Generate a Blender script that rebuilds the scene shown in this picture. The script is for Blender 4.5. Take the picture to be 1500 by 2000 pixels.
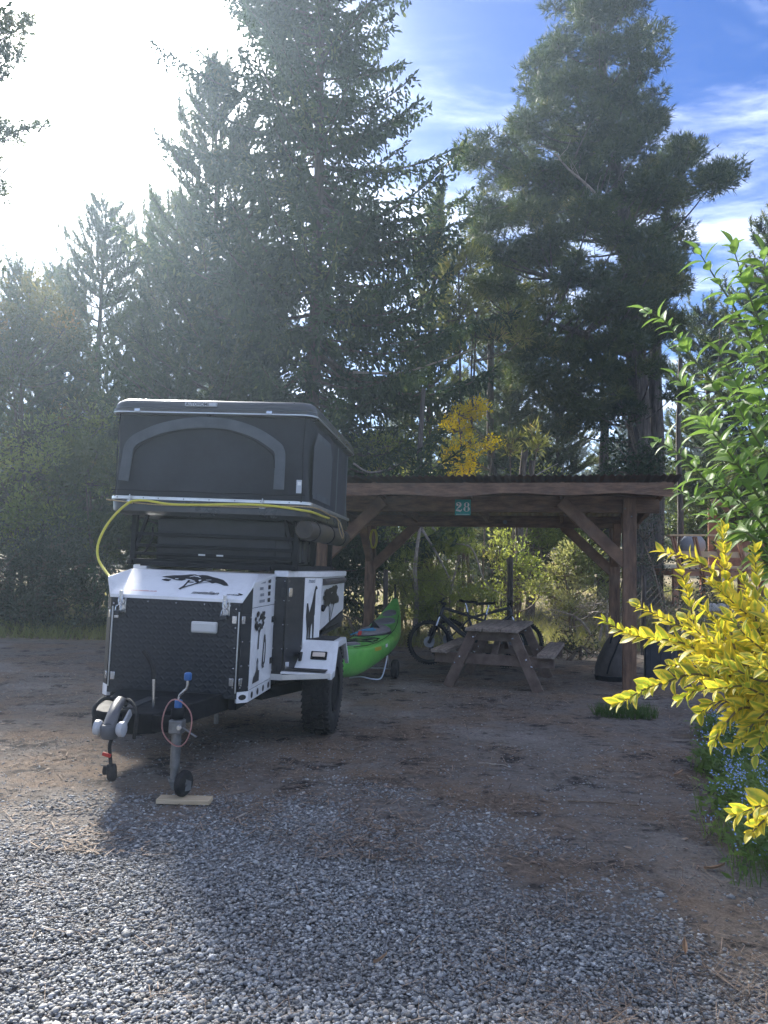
import bpy, math, random
import numpy as np
from mathutils import Vector, Matrix

for _o in list(bpy.data.objects):
    bpy.data.objects.remove(_o, do_unlink=True)
SC = bpy.context.scene
COL = SC.collection
R = math.radians

# ------------------------------------------------------------------ camera, sky, sun, exposure
EYE, PITCH, ROLL = 1.5, R(4.0), R(1.3)
CAMROT = Matrix.Rotation(math.pi / 2 + PITCH, 3, 'X') @ Matrix.Rotation(ROLL, 3, 'Z')
cam = bpy.data.cameras.new('camera')
cam.sensor_fit = 'HORIZONTAL'; cam.sensor_width = 36.0; cam.lens = 36.0
cam.clip_start = 0.05; cam.clip_end = 3000
camo = bpy.data.objects.new('camera', cam); COL.objects.link(camo)
camo.location = (0, 0, EYE); camo.rotation_euler = CAMROT.to_euler()
SC.camera = camo

SUN_AZ, SUN_EL = R(-24.0), R(33.0)          # azimuth from +Y towards +X, elevation
SUNDIR = Vector((math.sin(SUN_AZ) * math.cos(SUN_EL), math.cos(SUN_AZ) * math.cos(SUN_EL), math.sin(SUN_EL)))
SKY_STRENGTH, SUN_STRENGTH, EXPOSURE = 0.09, 0.65, 4.3
FLARE_HAZE_DENSITY, FLARE_HAZE_ANISO = 0.0022, 0.6

sun = bpy.data.lights.new('sun', 'SUN'); sun.energy = SUN_STRENGTH; sun.angle = R(6.0); sun.color = (1.0, 0.95, 0.86)
suno = bpy.data.objects.new('sun', sun); COL.objects.link(suno)
suno.rotation_euler = SUNDIR.to_track_quat('Z', 'Y').to_euler(); suno.location = (-10, 20, 20)

world = bpy.data.worlds.new('World'); SC.world = world; world.use_nodes = True
def build_world():
    nt = world.node_tree; nt.nodes.clear(); N = nt.nodes.new; L = nt.links.new
    out = N('ShaderNodeOutputWorld'); bg = N('ShaderNodeBackground'); bg.inputs['Strength'].default_value = SKY_STRENGTH
    sky = N('ShaderNodeTexSky'); sky.sky_type = 'NISHITA'; sky.sun_disc = False
    sky.sun_elevation = SUN_EL; sky.sun_rotation = SUN_AZ; sky.air_density = 1.0; sky.dust_density = 0.3; sky.ozone_density = 4.0
    tc = N('ShaderNodeTexCoord')
    def vm(op, a, b=None):
        n = N('ShaderNodeVectorMath'); n.operation = op
        for i, v in enumerate((a, b)):
            if v is None: continue
            if isinstance(v, (tuple, Vector)): n.inputs[i].default_value = tuple(v)
            else: L(v, n.inputs[i])
        return n
    def m(op, a, b=None, clamp=False):
        n = N('ShaderNodeMath'); n.operation = op; n.use_clamp = clamp
        for i, v in enumerate((a, b)):
            if v is None: continue
            if isinstance(v, (int, float)): n.inputs[i].default_value = v
            else: L(v, n.inputs[i])
        return n.outputs[0]
    d = vm('NORMALIZE', tc.outputs['Generated']).outputs[0]
    sp = N('ShaderNodeSeparateXYZ'); L(d, sp.inputs[0])
    z = m('MAXIMUM', sp.outputs[2], 0.06)
    cx, cy = m('DIVIDE', sp.outputs[0], z), m('DIVIDE', sp.outputs[1], z)
    cb = N('ShaderNodeCombineXYZ'); L(cx, cb.inputs[0]); L(cy, cb.inputs[1])
    mp = N('ShaderNodeMapping'); L(cb.outputs[0], mp.inputs[0]); mp.inputs['Rotation'].default_value = (0, 0, R(-32)); mp.inputs['Scale'].default_value = (1.0, 2.1, 1); mp.inputs['Location'].default_value = (0.0, 0.3, 0)
    n1 = N('ShaderNodeTexNoise'); L(mp.outputs[0], n1.inputs['Vector']); n1.inputs['Scale'].default_value = 1.5; n1.inputs['Detail'].default_value = 9; n1.inputs['Roughness'].default_value = 0.62; n1.inputs['Distortion'].default_value = 0.5
    n2 = N('ShaderNodeTexNoise'); L(mp.outputs[0], n2.inputs['Vector']); n2.inputs['Scale'].default_value = 0.55; n2.inputs['Detail'].default_value = 3
    n3 = N('ShaderNodeTexNoise'); L(mp.outputs[0], n3.inputs['Vector']); n3.inputs['Scale'].default_value = 7.0; n3.inputs['Detail'].default_value = 6; n3.inputs['Roughness'].default_value = 0.7
    mix = m('ADD', m('ADD', m('MULTIPLY', n1.outputs[0], 0.55), m('MULTIPLY', n2.outputs[0], 0.55)), m('MULTIPLY', n3.outputs[0], 0.16))
    rp = N('ShaderNodeMapRange'); L(mix, rp.inputs[0]); rp.inputs[1].default_value = 0.52; rp.inputs[2].default_value = 1.10; rp.interpolation_type = 'SMOOTHSTEP'
    dt = N('ShaderNodeVectorMath'); dt.operation = 'DOT_PRODUCT'; L(d, dt.inputs[0]); dt.inputs[1].default_value = tuple(SUNDIR)
    mu = m('MAXIMUM', dt.outputs['Value'], 0.0)
    phase = m('ADD', m('ADD', 4.6, m('MULTIPLY', m('POWER', mu, 34), 7)), m('MULTIPLY', m('POWER', mu, 80), 60))
    # thin ice veil round the sun: forward scattering
    veil = m('ADD', m('MULTIPLY', m('POWER', mu, 44), 1.4), m('MULTIPLY', m('POWER', mu, 110), 20))
    cc = N('ShaderNodeCombineXYZ'); L(m('MULTIPLY', phase, .97), cc.inputs[0]); L(phase, cc.inputs[1]); L(m('MULTIPLY', phase, 1.04), cc.inputs[2])
    vc = N('ShaderNodeCombineXYZ'); L(veil, vc.inputs[0]); L(veil, vc.inputs[1]); L(veil, vc.inputs[2])
    sb = N('ShaderNodeMix'); sb.data_type = 'RGBA'; fz = N('ShaderNodeMapRange'); L(sp.outputs[2], fz.inputs[0]); fz.inputs[1].default_value = 0.02; fz.inputs[2].default_value = 0.2; L(m('MULTIPLY', m('MULTIPLY', rp.outputs[0], 0.66), fz.outputs[0]), sb.inputs['Factor'])
    hs = N('ShaderNodeHueSaturation'); hs.inputs['Saturation'].default_value = 1.35; hs.inputs['Hue'].default_value = 0.518; hs.inputs['Value'].default_value = 0.09; L(sky.outputs[0], hs.inputs['Color'])
    add = vm('ADD', hs.outputs[0], vc.outputs[0])
    L(add.outputs[0], sb.inputs['A']); L(cc.outputs[0], sb.inputs['B'])
    L(sb.outputs['Result'], bg.inputs['Color']); L(bg.outputs[0], out.inputs[0])
build_world()
vs = SC.view_settings
vs.view_transform = 'Standard'; vs.look = 'None'; vs.gamma = 1.0; vs.exposure = EXPOSURE; vs.use_curve_mapping = False
SC.render.engine = 'CYCLES'
cy = SC.cycles
cy.max_bounces = 8; cy.diffuse_bounces = 3; cy.glossy_bounces = 2; cy.transmission_bounces = 4; cy.transparent_max_bounces = 6; cy.volume_bounces = 0
cy.caustics_reflective = False; cy.caustics_refractive = False
cy.use_denoising = True
cy.sample_clamp_indirect = 6.0

# ------------------------------------------------------------------ helpers
def at(px, py, Y):
    """the point at distance Y in front of the viewpoint that is seen at pixel (px, py) of the 1500 x 2000 picture"""
    d = CAMROT @ Vector(((px - 750) / 1500, -(py - 1000) / 1500, -1)); return Vector((0, 0, EYE)) + d * (Y / d.y)
def gr(px, py, z=0.0):
    d = CAMROT @ Vector(((px - 750) / 1500, -(py - 1000) / 1500, -1)); return Vector((0, 0, EYE)) + d * ((z - EYE) / d.z)

def tag(o, label=None, cat=None, group=None, kind=None):
    if label: o['label'] = label
    if cat: o['category'] = cat
    if group: o['group'] = group
    if kind: o['kind'] = kind
    return o
def empty(name, loc=(0, 0, 0), rz=0.0, label=None, cat=None, group=None):
    o = bpy.data.objects.new(name, None); COL.objects.link(o); o.location = loc; o.rotation_euler = (0, 0, rz); o.empty_display_size = 0.2
    return tag(o, label, cat, group)
def obj(name, me, parent=None, loc=None):
    o = bpy.data.objects.new(name, me); COL.objects.link(o)
    if parent: o.parent = parent
    if loc is not None: o.location = loc
    return o
def np_mesh(name, V, F, mat, tint=None, smooth=False):
    V = np.asarray(V, dtype=np.float32).reshape(-1, 3); F = np.asarray(F, dtype=np.int32)
    k = F.shape[1]; me = bpy.data.meshes.new(name)
    me.vertices.add(len(V)); me.vertices.foreach_set('co', V.ravel())
    me.loops.add(F.size); me.loops.foreach_set('vertex_index', F.ravel())
    me.polygons.add(len(F)); me.polygons.foreach_set('loop_start', np.arange(0, F.size, k, dtype=np.int32))
    me.polygons.foreach_set('loop_total', np.full(len(F), k, dtype=np.int32))
    if smooth: me.polygons.foreach_set('use_smooth', np.ones(len(F), dtype=bool))
    if tint is not None:
        a = me.attributes.new('tint', 'FLOAT', 'POINT'); a.data.foreach_set('value', np.asarray(tint, dtype=np.float32))
    me.materials.append(mat); me.update(calc_edges=True)
    return me

class MB:
    """collects shapes; build() links them as one mesh object"""
    def __init__(s): s.v = []; s.f = []
    def add(s, V, F):
        n = len(s.v); s.v += [tuple(p) for p in V]; s.f += [tuple(i + n for i in f) for f in F]; return s
    def box(s, c, d, rot=None):
        x, y, z = d[0] / 2, d[1] / 2, d[2] / 2
        P = [Vector(p) for p in ((-x, -y, -z), (x, -y, -z), (x, y, -z), (-x, y, -z), (-x, -y, z), (x, -y, z), (x, y, z), (-x, y, z))]
        if rot is not None: P = [rot @ p for p in P]
        return s.add([p + Vector(c) for p in P], [(3, 2, 1, 0), (4, 5, 6, 7), (0, 1, 5, 4), (1, 2, 6, 5), (2, 3, 7, 6), (3, 0, 4, 7)])
    def beam(s, a, b, w, h, up=(0, 0, 1)):
        a, b = Vector(a), Vector(b); t = (b - a); L = t.length; t.normalize()
        sd = t.cross(Vector(up)); sd = sd.normalized() if sd.length > 1e-5 else Vector((1, 0, 0)); u = sd.cross(t)
        return s.box((a + b) / 2, (w, L, h), Matrix((sd, t, u)).transposed())
    def prism(s, poly, z0, z1, ax=None):
        """polygon (counter-clockwise) extruded from z0 to z1; ax maps (x, y, z) to a point"""
        ax = ax or (lambda x, y, z: (x, y, z)); n = len(poly)
        V = [ax(x, y, z0) for x, y in poly] + [ax(x, y, z1) for x, y in poly]
        return s.add(V, [tuple(range(n - 1, -1, -1)), tuple(range(n, 2 * n))] + [(i, (i + 1) % n, n + (i + 1) % n, n + i) for i in range(n)])
    def tube(s, pts, r, n=8, closed=False, caps=True):
        pts = [Vector(p) for p in pts]; m = len(pts); rr = r if isinstance(r, (list, tuple)) else [r] * m
        V = []; ref = None
        for i, p in enumerate(pts):
            if closed: t = pts[(i + 1) % m] - pts[i - 1]
            else: t = pts[min(i + 1, m - 1)] - pts[max(i - 1, 0)]
            t.normalize()
            if ref is None: ref = t.orthogonal().normalized()
            else:
                ref = ref - t * ref.dot(t); ref = ref.normalized() if ref.length > 1e-6 else t.orthogonal().normalized()
            b = t.cross(ref)
            V += [p + (ref * math.cos(2 * math.pi * k / n) + b * math.sin(2 * math.pi * k / n)) * rr[i] for k in range(n)]
        F = []
        for i in range(m if closed else m - 1):
            j = (i + 1) % m
            F += [(i * n + k, i * n + (k + 1) % n, j * n + (k + 1) % n, j * n + k) for k in range(n)]
        if caps and not closed: F += [tuple(range(n - 1, -1, -1)), tuple(range((m - 1) * n, m * n))]
        return s.add(V, F)
    def lathe(s, prof, c, axis, n=24, closed=False):
        """prof: (radius, along) pairs turned round axis through c"""
        ax = Vector(axis).normalized(); u = ax.orthogonal().normalized(); w = ax.cross(u); c = Vector(c); V = []; m = len(prof)
        for r_, h in prof:
            V += [c + ax * h + (u * math.cos(2 * math.pi * k / n) + w * math.sin(2 * math.pi * k / n)) * r_ for k in range(n)]
        F = []
        for i in range(m if closed else m - 1):
            j = (i + 1) % m
            F += [(i * n + k, i * n + (k + 1) % n, j * n + (k + 1) % n, j * n + k) for k in range(n)]
        if not closed: F += [tuple(range(n - 1, -1, -1)), tuple(range((m - 1) * n, m * n))]
        return s.add(V, F)
    def cyl(s, a, b, r, n=16):
        a, b = Vector(a), Vector(b); return s.lathe([(r, 0), (r, (b - a).length)], a, b - a, n)
    def build(s, name, mat, parent=None, bevel=0.0, smooth=False, seg=2, label=None):
        me = bpy.data.meshes.new(name); me.from_pydata(s.v, [], s.f); me.materials.append(mat); me.update()
        bm_fix(me)
        o = obj(name, me, parent)
        if smooth:
            for p in me.polygons: p.use_smooth = True
            me.set_sharp_from_angle(angle=R(38))
        if bevel:
            b = o.modifiers.new('bevel', 'BEVEL'); b.width = bevel; b.segments = seg; b.limit_method = 'ANGLE'; b.angle_limit = R(40)
            if not smooth:
                for p in me.polygons: p.use_smooth = True
                me.set_sharp_from_angle(angle=R(38))
            b.harden_normals = False
        if label: o['label'] = label
        return o
import bmesh
def bm_fix(me):
    bm = bmesh.new(); bm.from_mesh(me); bmesh.ops.recalc_face_normals(bm, faces=bm.faces); bm.to_mesh(me); bm.free()

def smooth_path(pts, n=8):
    """Catmull-Rom through pts"""
    P = [Vector(p) for p in pts]; P = [P[0] * 2 - P[1]] + P + [P[-1] * 2 - P[-2]]; out = []
    for i in range(1, len(P) - 2):
        for k in range(n):
            t = k / n; a, b, c, d = P[i - 1], P[i], P[i + 1], P[i + 2]
            out.append(0.5 * ((2 * b) + (c - a) * t + (2 * a - 5 * b + 4 * c - d) * t * t + (3 * b - a - 3 * c + d) * t ** 3))
    out.append(P[-2]); return out

# ------------------------------------------------------------------ materials
MATS = {}
def mat(name, col, rough=0.6, metal=0.0, var=0.0, scale=8.0, bump=0.0, bscale=60.0, col2=None, spec=0.5, stretch=None, coat=0.0, dirt=0.0, bdist=0.01):
    """principled material whose colour wanders between col and col2 by noise"""
    if name in MATS: return MATS[name]
    m = bpy.data.materials.new(name); m.use_nodes = True; nt = m.node_tree; N = nt.nodes.new; L = nt.links.new
    b = nt.nodes['Principled BSDF']; b.inputs['Roughness'].default_value = rough; b.inputs['Metallic'].default_value = metal
    b.inputs['Specular IOR Level'].default_value = spec; b.inputs['Coat Weight'].default_value = coat
    b.inputs['Base Color'].default_value = (*col, 1)
    tc = N('ShaderNodeTexCoord'); mp = N('ShaderNodeMapping'); L(tc.outputs['Object'], mp.inputs[0])
    if stretch: mp.inputs['Scale'].default_value = stretch
    if var or col2:
        c2 = col2 or tuple(max(0, c * (1 - var)) for c in col)
        n = N('ShaderNodeTexNoise'); L(mp.outputs[0], n.inputs['Vector']); n.inputs['Scale'].default_value = scale; n.inputs['Detail'].default_value = 6; n.inputs['Roughness'].default_value = 0.65
        r = N('ShaderNodeMapRange'); L(n.outputs[0], r.inputs[0]); r.inputs[1].default_value = 0.35; r.inputs[2].default_value = 0.65
        x = N('ShaderNodeMix'); x.data_type = 'RGBA'; L(r.outputs[0], x.inputs['Factor']); x.inputs['A'].default_value = (*col, 1); x.inputs['B'].default_value = (*c2, 1)
        res = x.outputs['Result']
        if dirt:
            n4 = N('ShaderNodeTexNoise'); L(tc.outputs['Object'], n4.inputs['Vector']); n4.inputs['Scale'].default_value = 3.1; n4.inputs['Detail'].default_value = 8; n4.inputs['Roughness'].default_value = 0.75
            r4 = N('ShaderNodeMapRange'); L(n4.outputs[0], r4.inputs[0]); r4.inputs[1].default_value = 0.5; r4.inputs[2].default_value = 0.8; r4.inputs[4].default_value = dirt
            x4 = N('ShaderNodeMix'); x4.data_type = 'RGBA'; L(r4.outputs[0], x4.inputs['Factor']); L(res, x4.inputs['A']); x4.inputs['B'].default_value = (0.16, 0.14, 0.12, 1); res = x4.outputs['Result']
        L(res, b.inputs['Base Color'])
        r2 = N('ShaderNodeMapRange'); L(n.outputs[0], r2.inputs[0]); r2.inputs[3].default_value = max(0.05, rough - 0.12); r2.inputs[4].default_value = min(1, rough + 0.12); L(r2.outputs[0], b.inputs['Roughness'])
    if bump:
        n2 = N('ShaderNodeTexNoise'); L(mp.outputs[0], n2.inputs['Vector']); n2.inputs['Scale'].default_value = bscale; n2.inputs['Detail'].default_value = 5
        bp = N('ShaderNodeBump'); bp.inputs['Strength'].default_value = bump; bp.inputs['Distance'].default_value = bdist; L(n2.outputs[0], bp.inputs['Height']); L(bp.outputs[0], b.inputs['Normal'])
    MATS[name] = m; return m
def leaf_mat(name, dark, light, trans=0.35, rough=0.55, tip=None, tcol=None):
    """foliage: colour varies leaf by leaf with the 'tint' attribute; some light passes through"""
    if name in MATS: return MATS[name]
    m = bpy.data.materials.new(name); m.use_nodes = True; nt = m.node_tree; nt.nodes.clear(); N = nt.nodes.new; L = nt.links.new
    out = N('ShaderNodeOutputMaterial'); at_ = N('ShaderNodeAttribute'); at_.attribute_name = 'tint'
    cr = N('ShaderNodeValToRGB'); L(at_.outputs['Fac'], cr.inputs[0]); e = cr.color_ramp.elements
    e[0].position = 0.0; e[0].color = (*dark, 1); e[1].position = 0.8 if tip else 1.0; e[1].color = (*light, 1)
    if tip: t = e.new(0.97); t.color = (*tip, 1)
    d = N('ShaderNodeBsdfPrincipled'); L(cr.outputs[0], d.inputs['Base Color']); d.inputs['Roughness'].default_value = rough; d.inputs['Specular IOR Level'].default_value = 0.35
    t = N('ShaderNodeBsdfTranslucent'); hs = N('ShaderNodeHueSaturation'); hs.inputs['Hue'].default_value = 0.485; hs.inputs['Saturation'].default_value = 1.15; hs.inputs['Value'].default_value = 1.7
    L(cr.outputs[0], hs.inputs['Color']); L(hs.outputs[0], t.inputs['Color'])
    mx = N('ShaderNodeMixShader'); mx.inputs[0].default_value = trans; L(d.outputs[0], mx.inputs[1]); L(t.outputs[0], mx.inputs[2]); L(mx.outputs[0], out.inputs[0])
    MATS[name] = m; return m

M_BARK = mat('bark', (0.16, 0.12, 0.095), 0.9, col2=(0.06, 0.047, 0.04), scale=12, bump=1.0, bscale=14, stretch=(1, 1, 0.22), bdist=.08)
M_BARKGREY = mat('grey_bark', (0.17, 0.145, 0.125), 0.95, col2=(0.045, 0.038, 0.034), scale=11, bump=1.0, bscale=12, stretch=(1, 1, 0.16), bdist=.12)
M_TWIG = mat('twig_wood', (0.22, 0.17, 0.12), 0.85, col2=(0.1, 0.07, 0.05), scale=20)
M_DEADWOOD = mat('dead_wood', (0.42, 0.37, 0.31), 0.85, col2=(0.22, 0.18, 0.15), scale=15)
M_TIMBER = mat('stained_timber', (0.25, 0.145, 0.085), 0.75, col2=(0.10, 0.058, 0.038), scale=7, bump=0.5, bscale=24, stretch=(.6, 3, 3), dirt=0.5)
M_POST = mat('stained_post_timber', (0.25, 0.145, 0.085), 0.75, col2=(0.10, 0.058, 0.038), scale=7, bump=0.5, bscale=24, stretch=(3, 3, .5), dirt=0.5)
M_BRACE = mat('stained_brace_timber', (0.25, 0.145, 0.085), 0.75, col2=(0.13, 0.075, 0.048), scale=4, bump=0.4, bscale=24, dirt=0.5)
M_TABLE = mat('weathered_timber', (0.30, 0.245, 0.20), 0.85, col2=(0.15, 0.115, 0.095), scale=7, bump=0.4, bscale=40, stretch=(6, 0.6, 6))
M_TABLELEG = mat('weathered_frame_timber', (0.20, 0.145, 0.115), 0.85, col2=(0.11, 0.075, 0.06), scale=6, bump=0.3, bscale=40)
M_PINEBOARD = mat('raw_pine', (0.62, 0.50, 0.34), 0.7, col2=(0.48, 0.36, 0.22), scale=4, stretch=(1, 9, 9))
M_WHITE = mat('white_paint', (0.86, 0.87, 0.88), 0.32, var=0.05, scale=3, spec=0.5, coat=0.3, dirt=0.4)
M_BLACKSHEET = mat('black_sheet', (0.012, 0.014, 0.019), 0.45, var=0.3, scale=6, bump=0.05, bscale=30, dirt=.25)
M_BLACK = mat('black_steel', (0.012, 0.013, 0.016), 0.7, var=0.3, scale=10, bump=0.1, spec=.2)
M_DARKGREY = mat('dark_grey_plastic', (0.03, 0.032, 0.036), 0.55, var=0.25)
M_DECAL = mat('black_vinyl', (0.013, 0.013, 0.016), 0.45)
M_DECALGREY = mat('grey_vinyl', (0.25, 0.27, 0.30), 0.5)
M_DECALRED = mat('red_vinyl', (0.55, 0.18, 0.16), 0.5)
M_STEEL = mat('galvanised_steel', (0.26, 0.265, 0.27), 0.5, 0.9, var=0.35, scale=14)
M_CHROME = mat('zinc_plate', (0.60, 0.61, 0.63), 0.25, 1.0, var=0.2, scale=10)
M_ALU = mat('aluminium', (0.70, 0.71, 0.72), 0.35, 0.9, var=0.15, scale=6)
M_RUBBER = mat('rubber', (0.018, 0.018, 0.019), 0.85, var=0.35, scale=14, bump=0.15, bscale=50, dirt=0.4)
M_TENT = mat('tent_canvas', (0.027, 0.031, 0.038), 0.85, var=0.3, scale=3, bump=0.6, bscale=6)
M_TENTBAND = mat('tent_flap_band', (0.082, 0.095, 0.108), 0.7, var=0.3, scale=5, bump=0.4, bscale=9)
M_SHELL = mat('tent_shell', (0.045, 0.048, 0.054), 0.30, var=0.15, scale=4, coat=0.2, bump=0.05, bscale=120)
M_MESHWIN = mat('tent_mesh', (0.05, 0.055, 0.065), 0.6)
M_YELLOW = mat('yellow_hose', (0.62, 0.56, 0.06), 0.5, var=0.15, scale=20)
M_TANROPE = mat('tan_cord', (0.48, 0.36, 0.20), 0.8, var=0.3, scale=60)
M_BLUE = mat('blue_plastic', (0.03, 0.13, 0.36), 0.4, var=0.1)
M_RED = mat('red_plastic', (0.50, 0.04, 0.03), 0.5, var=0.2)
M_GREYPLASTIC = mat('grey_coupler', (0.10, 0.10, 0.105), 0.5, var=0.2, dirt=0.4)
M_PAD = mat('pale_grey_plastic', (0.50, 0.51, 0.53), 0.5, var=0.2, dirt=0.5)
M_LAMPGLASS = mat('lamp_lens', (0.75, 0.62, 0.50), 0.15, spec=0.8, coat=0.6)
M_KAYAK = mat('kayak_green', (0.17, 0.56, 0.10), 0.34, col2=(0.10, 0.42, 0.06), scale=3.5, dirt=.3, coat=0.3)
M_KAYAKYEL = mat('kayak_orange_print', (0.50, 0.40, 0.04), 0.4)
M_HATCH = mat('hatch_grey', (0.20, 0.19, 0.20), 0.55, var=0.2)
M_COVER = mat('cockpit_cover', (0.24, 0.22, 0.23), 0.7, var=0.25, scale=9, bump=0.2, bscale=20)
M_TEAL = mat('sign_teal', (0.02, 0.36, 0.33), 0.5, var=0.1)
M_SIGNWHITE = mat('sign_white', (0.78, 0.80, 0.79), 0.5)
M_CORR = mat('corrugated_iron', (0.11, 0.105, 0.10), 0.5, 0.5, col2=(0.17, 0.10, 0.07), scale=4, bump=0.1)
M_BAG = mat('bag_canvas', (0.085, 0.075, 0.068), 0.85, var=0.35, scale=7, bump=0.5, bscale=14)
M_SLATE = mat('slate_blue_plastic', (0.04, 0.044, 0.056), 0.55, var=0.25, scale=8)
M_CONCRETE = mat('pale_concrete', (0.55, 0.53, 0.50), 0.9, var=0.25, scale=6)
M_DECK = mat('deck_timber', (0.42, 0.21, 0.115), 0.75, col2=(0.28, 0.13, 0.075), scale=6)
M_DECKTOP = mat('deck_cap', (0.68, 0.48, 0.28), 0.7, col2=(0.52, 0.35, 0.2), scale=6)
M_WIRE = mat('fence_wire', (0.20, 0.19, 0.18), 0.55, 0.6)
# ------------------------------------------------------------------ ground
rng = np.random.default_rng(7)
def vnoise(x, y, seed=0):
    """smooth value noise, numpy"""
    xi, yi = np.floor(x).astype(np.int64), np.floor(y).astype(np.int64); fx, fy = x - xi, y - yi
    fx, fy = fx * fx * (3 - 2 * fx), fy * fy * (3 - 2 * fy)
    def h(a, b):
        n = (a * 374761393 + b * 668265263 + seed * 974711) & 0x7fffffff; n = ((n ^ (n >> 13)) * 1274126177) & 0x7fffffff
        return ((n ^ (n >> 16)) & 0xffff) / 65535.0
    return (h(xi, yi) * (1 - fx) + h(xi + 1, yi) * fx) * (1 - fy) + (h(xi, yi + 1) * (1 - fx) + h(xi + 1, yi + 1) * fx) * fy
def ground_z(x, y):
    x = np.asarray(x, dtype=float); y = np.asarray(y, dtype=float)
    rise = 0.035 * np.clip(y - 15.0, 0, 40) + 0.10 * np.clip(y - 55, 0, 60)
    bank = 0.55 * np.clip((y - 13.6) / 5, 0, 1) * np.clip((x - 4.4) / 3, 0, 1)
    far = np.clip((np.hypot(x, y - 5) - 14) / 10, 0, 1)
    return rise + bank + (vnoise(x * 0.9, y * 0.9, 1) - 0.5) * 0.02 + (vnoise(x * 3.1, y * 3.1, 2) - 0.5) * 0.012 + far * (vnoise(x * .35, y * .35, 3) - 0.5) * 0.25
def gz(x, y): return float(ground_z(np.array([x]), np.array([y]))[0])

def gravel_amount(x, y):
    """1 where the gravel lies thick, 0 on bare soil"""
    edge = 5.15 - 0.8 * np.clip(x + 0.2, 0, 2.5) - 0.25 * np.clip(-x - 1.2, 0, 2)
    n = (vnoise(x * 1.3, y * 1.3, 5) - 0.5) * 1.1 + (vnoise(x * 4, y * 4, 6) - 0.5) * 0.7
    return np.clip((edge - y + n * 1.2) / 1.7 + .12, 0, 1)

def make_ground():
    xs = np.concatenate([-np.geomspace(900, 6.2, 34), np.arange(-6, 6.01, 0.1), np.geomspace(6.2, 900, 34)])
    ys = np.concatenate([-np.geomspace(600, 3, 14), np.arange(-2.5, 2, 0.5), np.arange(2, 15, 0.1), np.geomspace(15, 1500, 70)])
    X, Y = np.meshgrid(xs, ys); Z = ground_z(X, Y); V = np.stack([X, Y, Z], -1).reshape(-1, 3)
    nx, ny = len(xs), len(ys); i = np.arange(nx * ny).reshape(ny, nx)
    F = np.stack([i[:-1, :-1], i[:-1, 1:], i[1:, 1:], i[1:, :-1]], -1).reshape(-1, 4)
    m = bpy.data.materials.new('forest_soil'); m.use_nodes = True; nt = m.node_tree; N = nt.nodes.new; L = nt.links.new
    b = nt.nodes['Principled BSDF']; b.inputs['Roughness'].default_value = 0.95; b.inputs['Specular IOR Level'].default_value = 0.2
    tc = N('ShaderNodeTexCoord')
    def noise(s, d=6, r=0.6):
        n = N('ShaderNodeTexNoise'); L(tc.outputs['Object'], n.inputs['Vector']); n.inputs['Scale'].default_value = s; n.inputs['Detail'].default_value = d; n.inputs['Roughness'].default_value = r; return n.outputs[0]
    def ramp(src, a, b_, inv=False):
        r = N('ShaderNodeMapRange'); L(src, r.inputs[0]); r.inputs[1].default_value = a; r.inputs[2].default_value = b_; r.interpolation_type = 'SMOOTHSTEP'; return r.outputs[0]
    def mix(f, a, b_):
        x = N('ShaderNodeMix'); x.data_type = 'RGBA'; L(f, x.inputs['Factor'])
        for k, v in (('A', a), ('B', b_)):
            if isinstance(v, tuple): x.inputs[k].default_value = (*v, 1)
            else: L(v, x.inputs[k])
        return x.outputs['Result']
    soil = mix(ramp(noise(26, 8, .75), .3, .7), (0.130, 0.113, 0.097), (0.235, 0.207, 0.180))
    soil = mix(ramp(noise(1.1, 5, .6), .42, .62), soil, mix(ramp(noise(60, 6, .7), .35, .65), (0.150, 0.110, 0.078), (0.27, 0.20, 0.145)))
    soil = mix(ramp(noise(9, 7, .7), .50, .72), soil, (0.058, 0.050, 0.044))
    soil = mix(ramp(noise(17, 5, .7), .60, .72), soil, (0.21, 0.19, 0.175))
    soil = mix(ramp(noise(.8, 4, .6), .50, .66), soil, mix(ramp(noise(40, 6, .7), .35, .65), (.17, .152, .135), (.285, .258, .228)))
    soil = mix(ramp(noise(2.3, 7, .7), .54, .64), soil, (0.042, 0.037, 0.034))
    # pale dry grass and leaf litter beyond the fence
    sp = N('ShaderNodeSeparateXYZ'); L(tc.outputs['Object'], sp.inputs[0])
    far = ramp(sp.outputs[1], 13.6, 15.5)
    grass = mix(ramp(noise(3.5, 6, .7), .40, .60), (0.30, 0.24, 0.13), (0.13, 0.16, 0.05))
    soil = mix(far, soil, mix(ramp(noise(14, 8, .75), .3, .7), grass, (0.26, 0.19, 0.13)))
    ag = N('ShaderNodeAttribute'); ag.attribute_name = 'gravel'; soil = mix(ramp(ag.outputs['Fac'], .1, .8), soil, mix(ramp(noise(120, 4, .7), .35, .65), (.13, .13, .13), (.30, .30, .295)))
    L(soil, b.inputs['Base Color'])
    bp = N('ShaderNodeBump'); bp.inputs['Strength'].default_value = 0.9; bp.inputs['Distance'].default_value = 0.012
    ad = N('ShaderNodeMath'); ad.operation = 'ADD'; L(noise(45, 8, .75), ad.inputs[0]); L(noise(160, 3, .6), ad.inputs[1]); L(ad.outputs[0], bp.inputs['Height']); L(bp.outputs[0], b.inputs['Normal'])
    me = np_mesh('ground', V, F, m, smooth=True); ga = gravel_amount(V[:, 0], V[:, 1]) * (V[:, 1] < 8); at_ = me.attributes.new('gravel', 'FLOAT', 'POINT'); at_.data.foreach_set('value', ga.astype(np.float32))
    o = obj('ground', me); tag(o, kind='structure')
make_ground()

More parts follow.
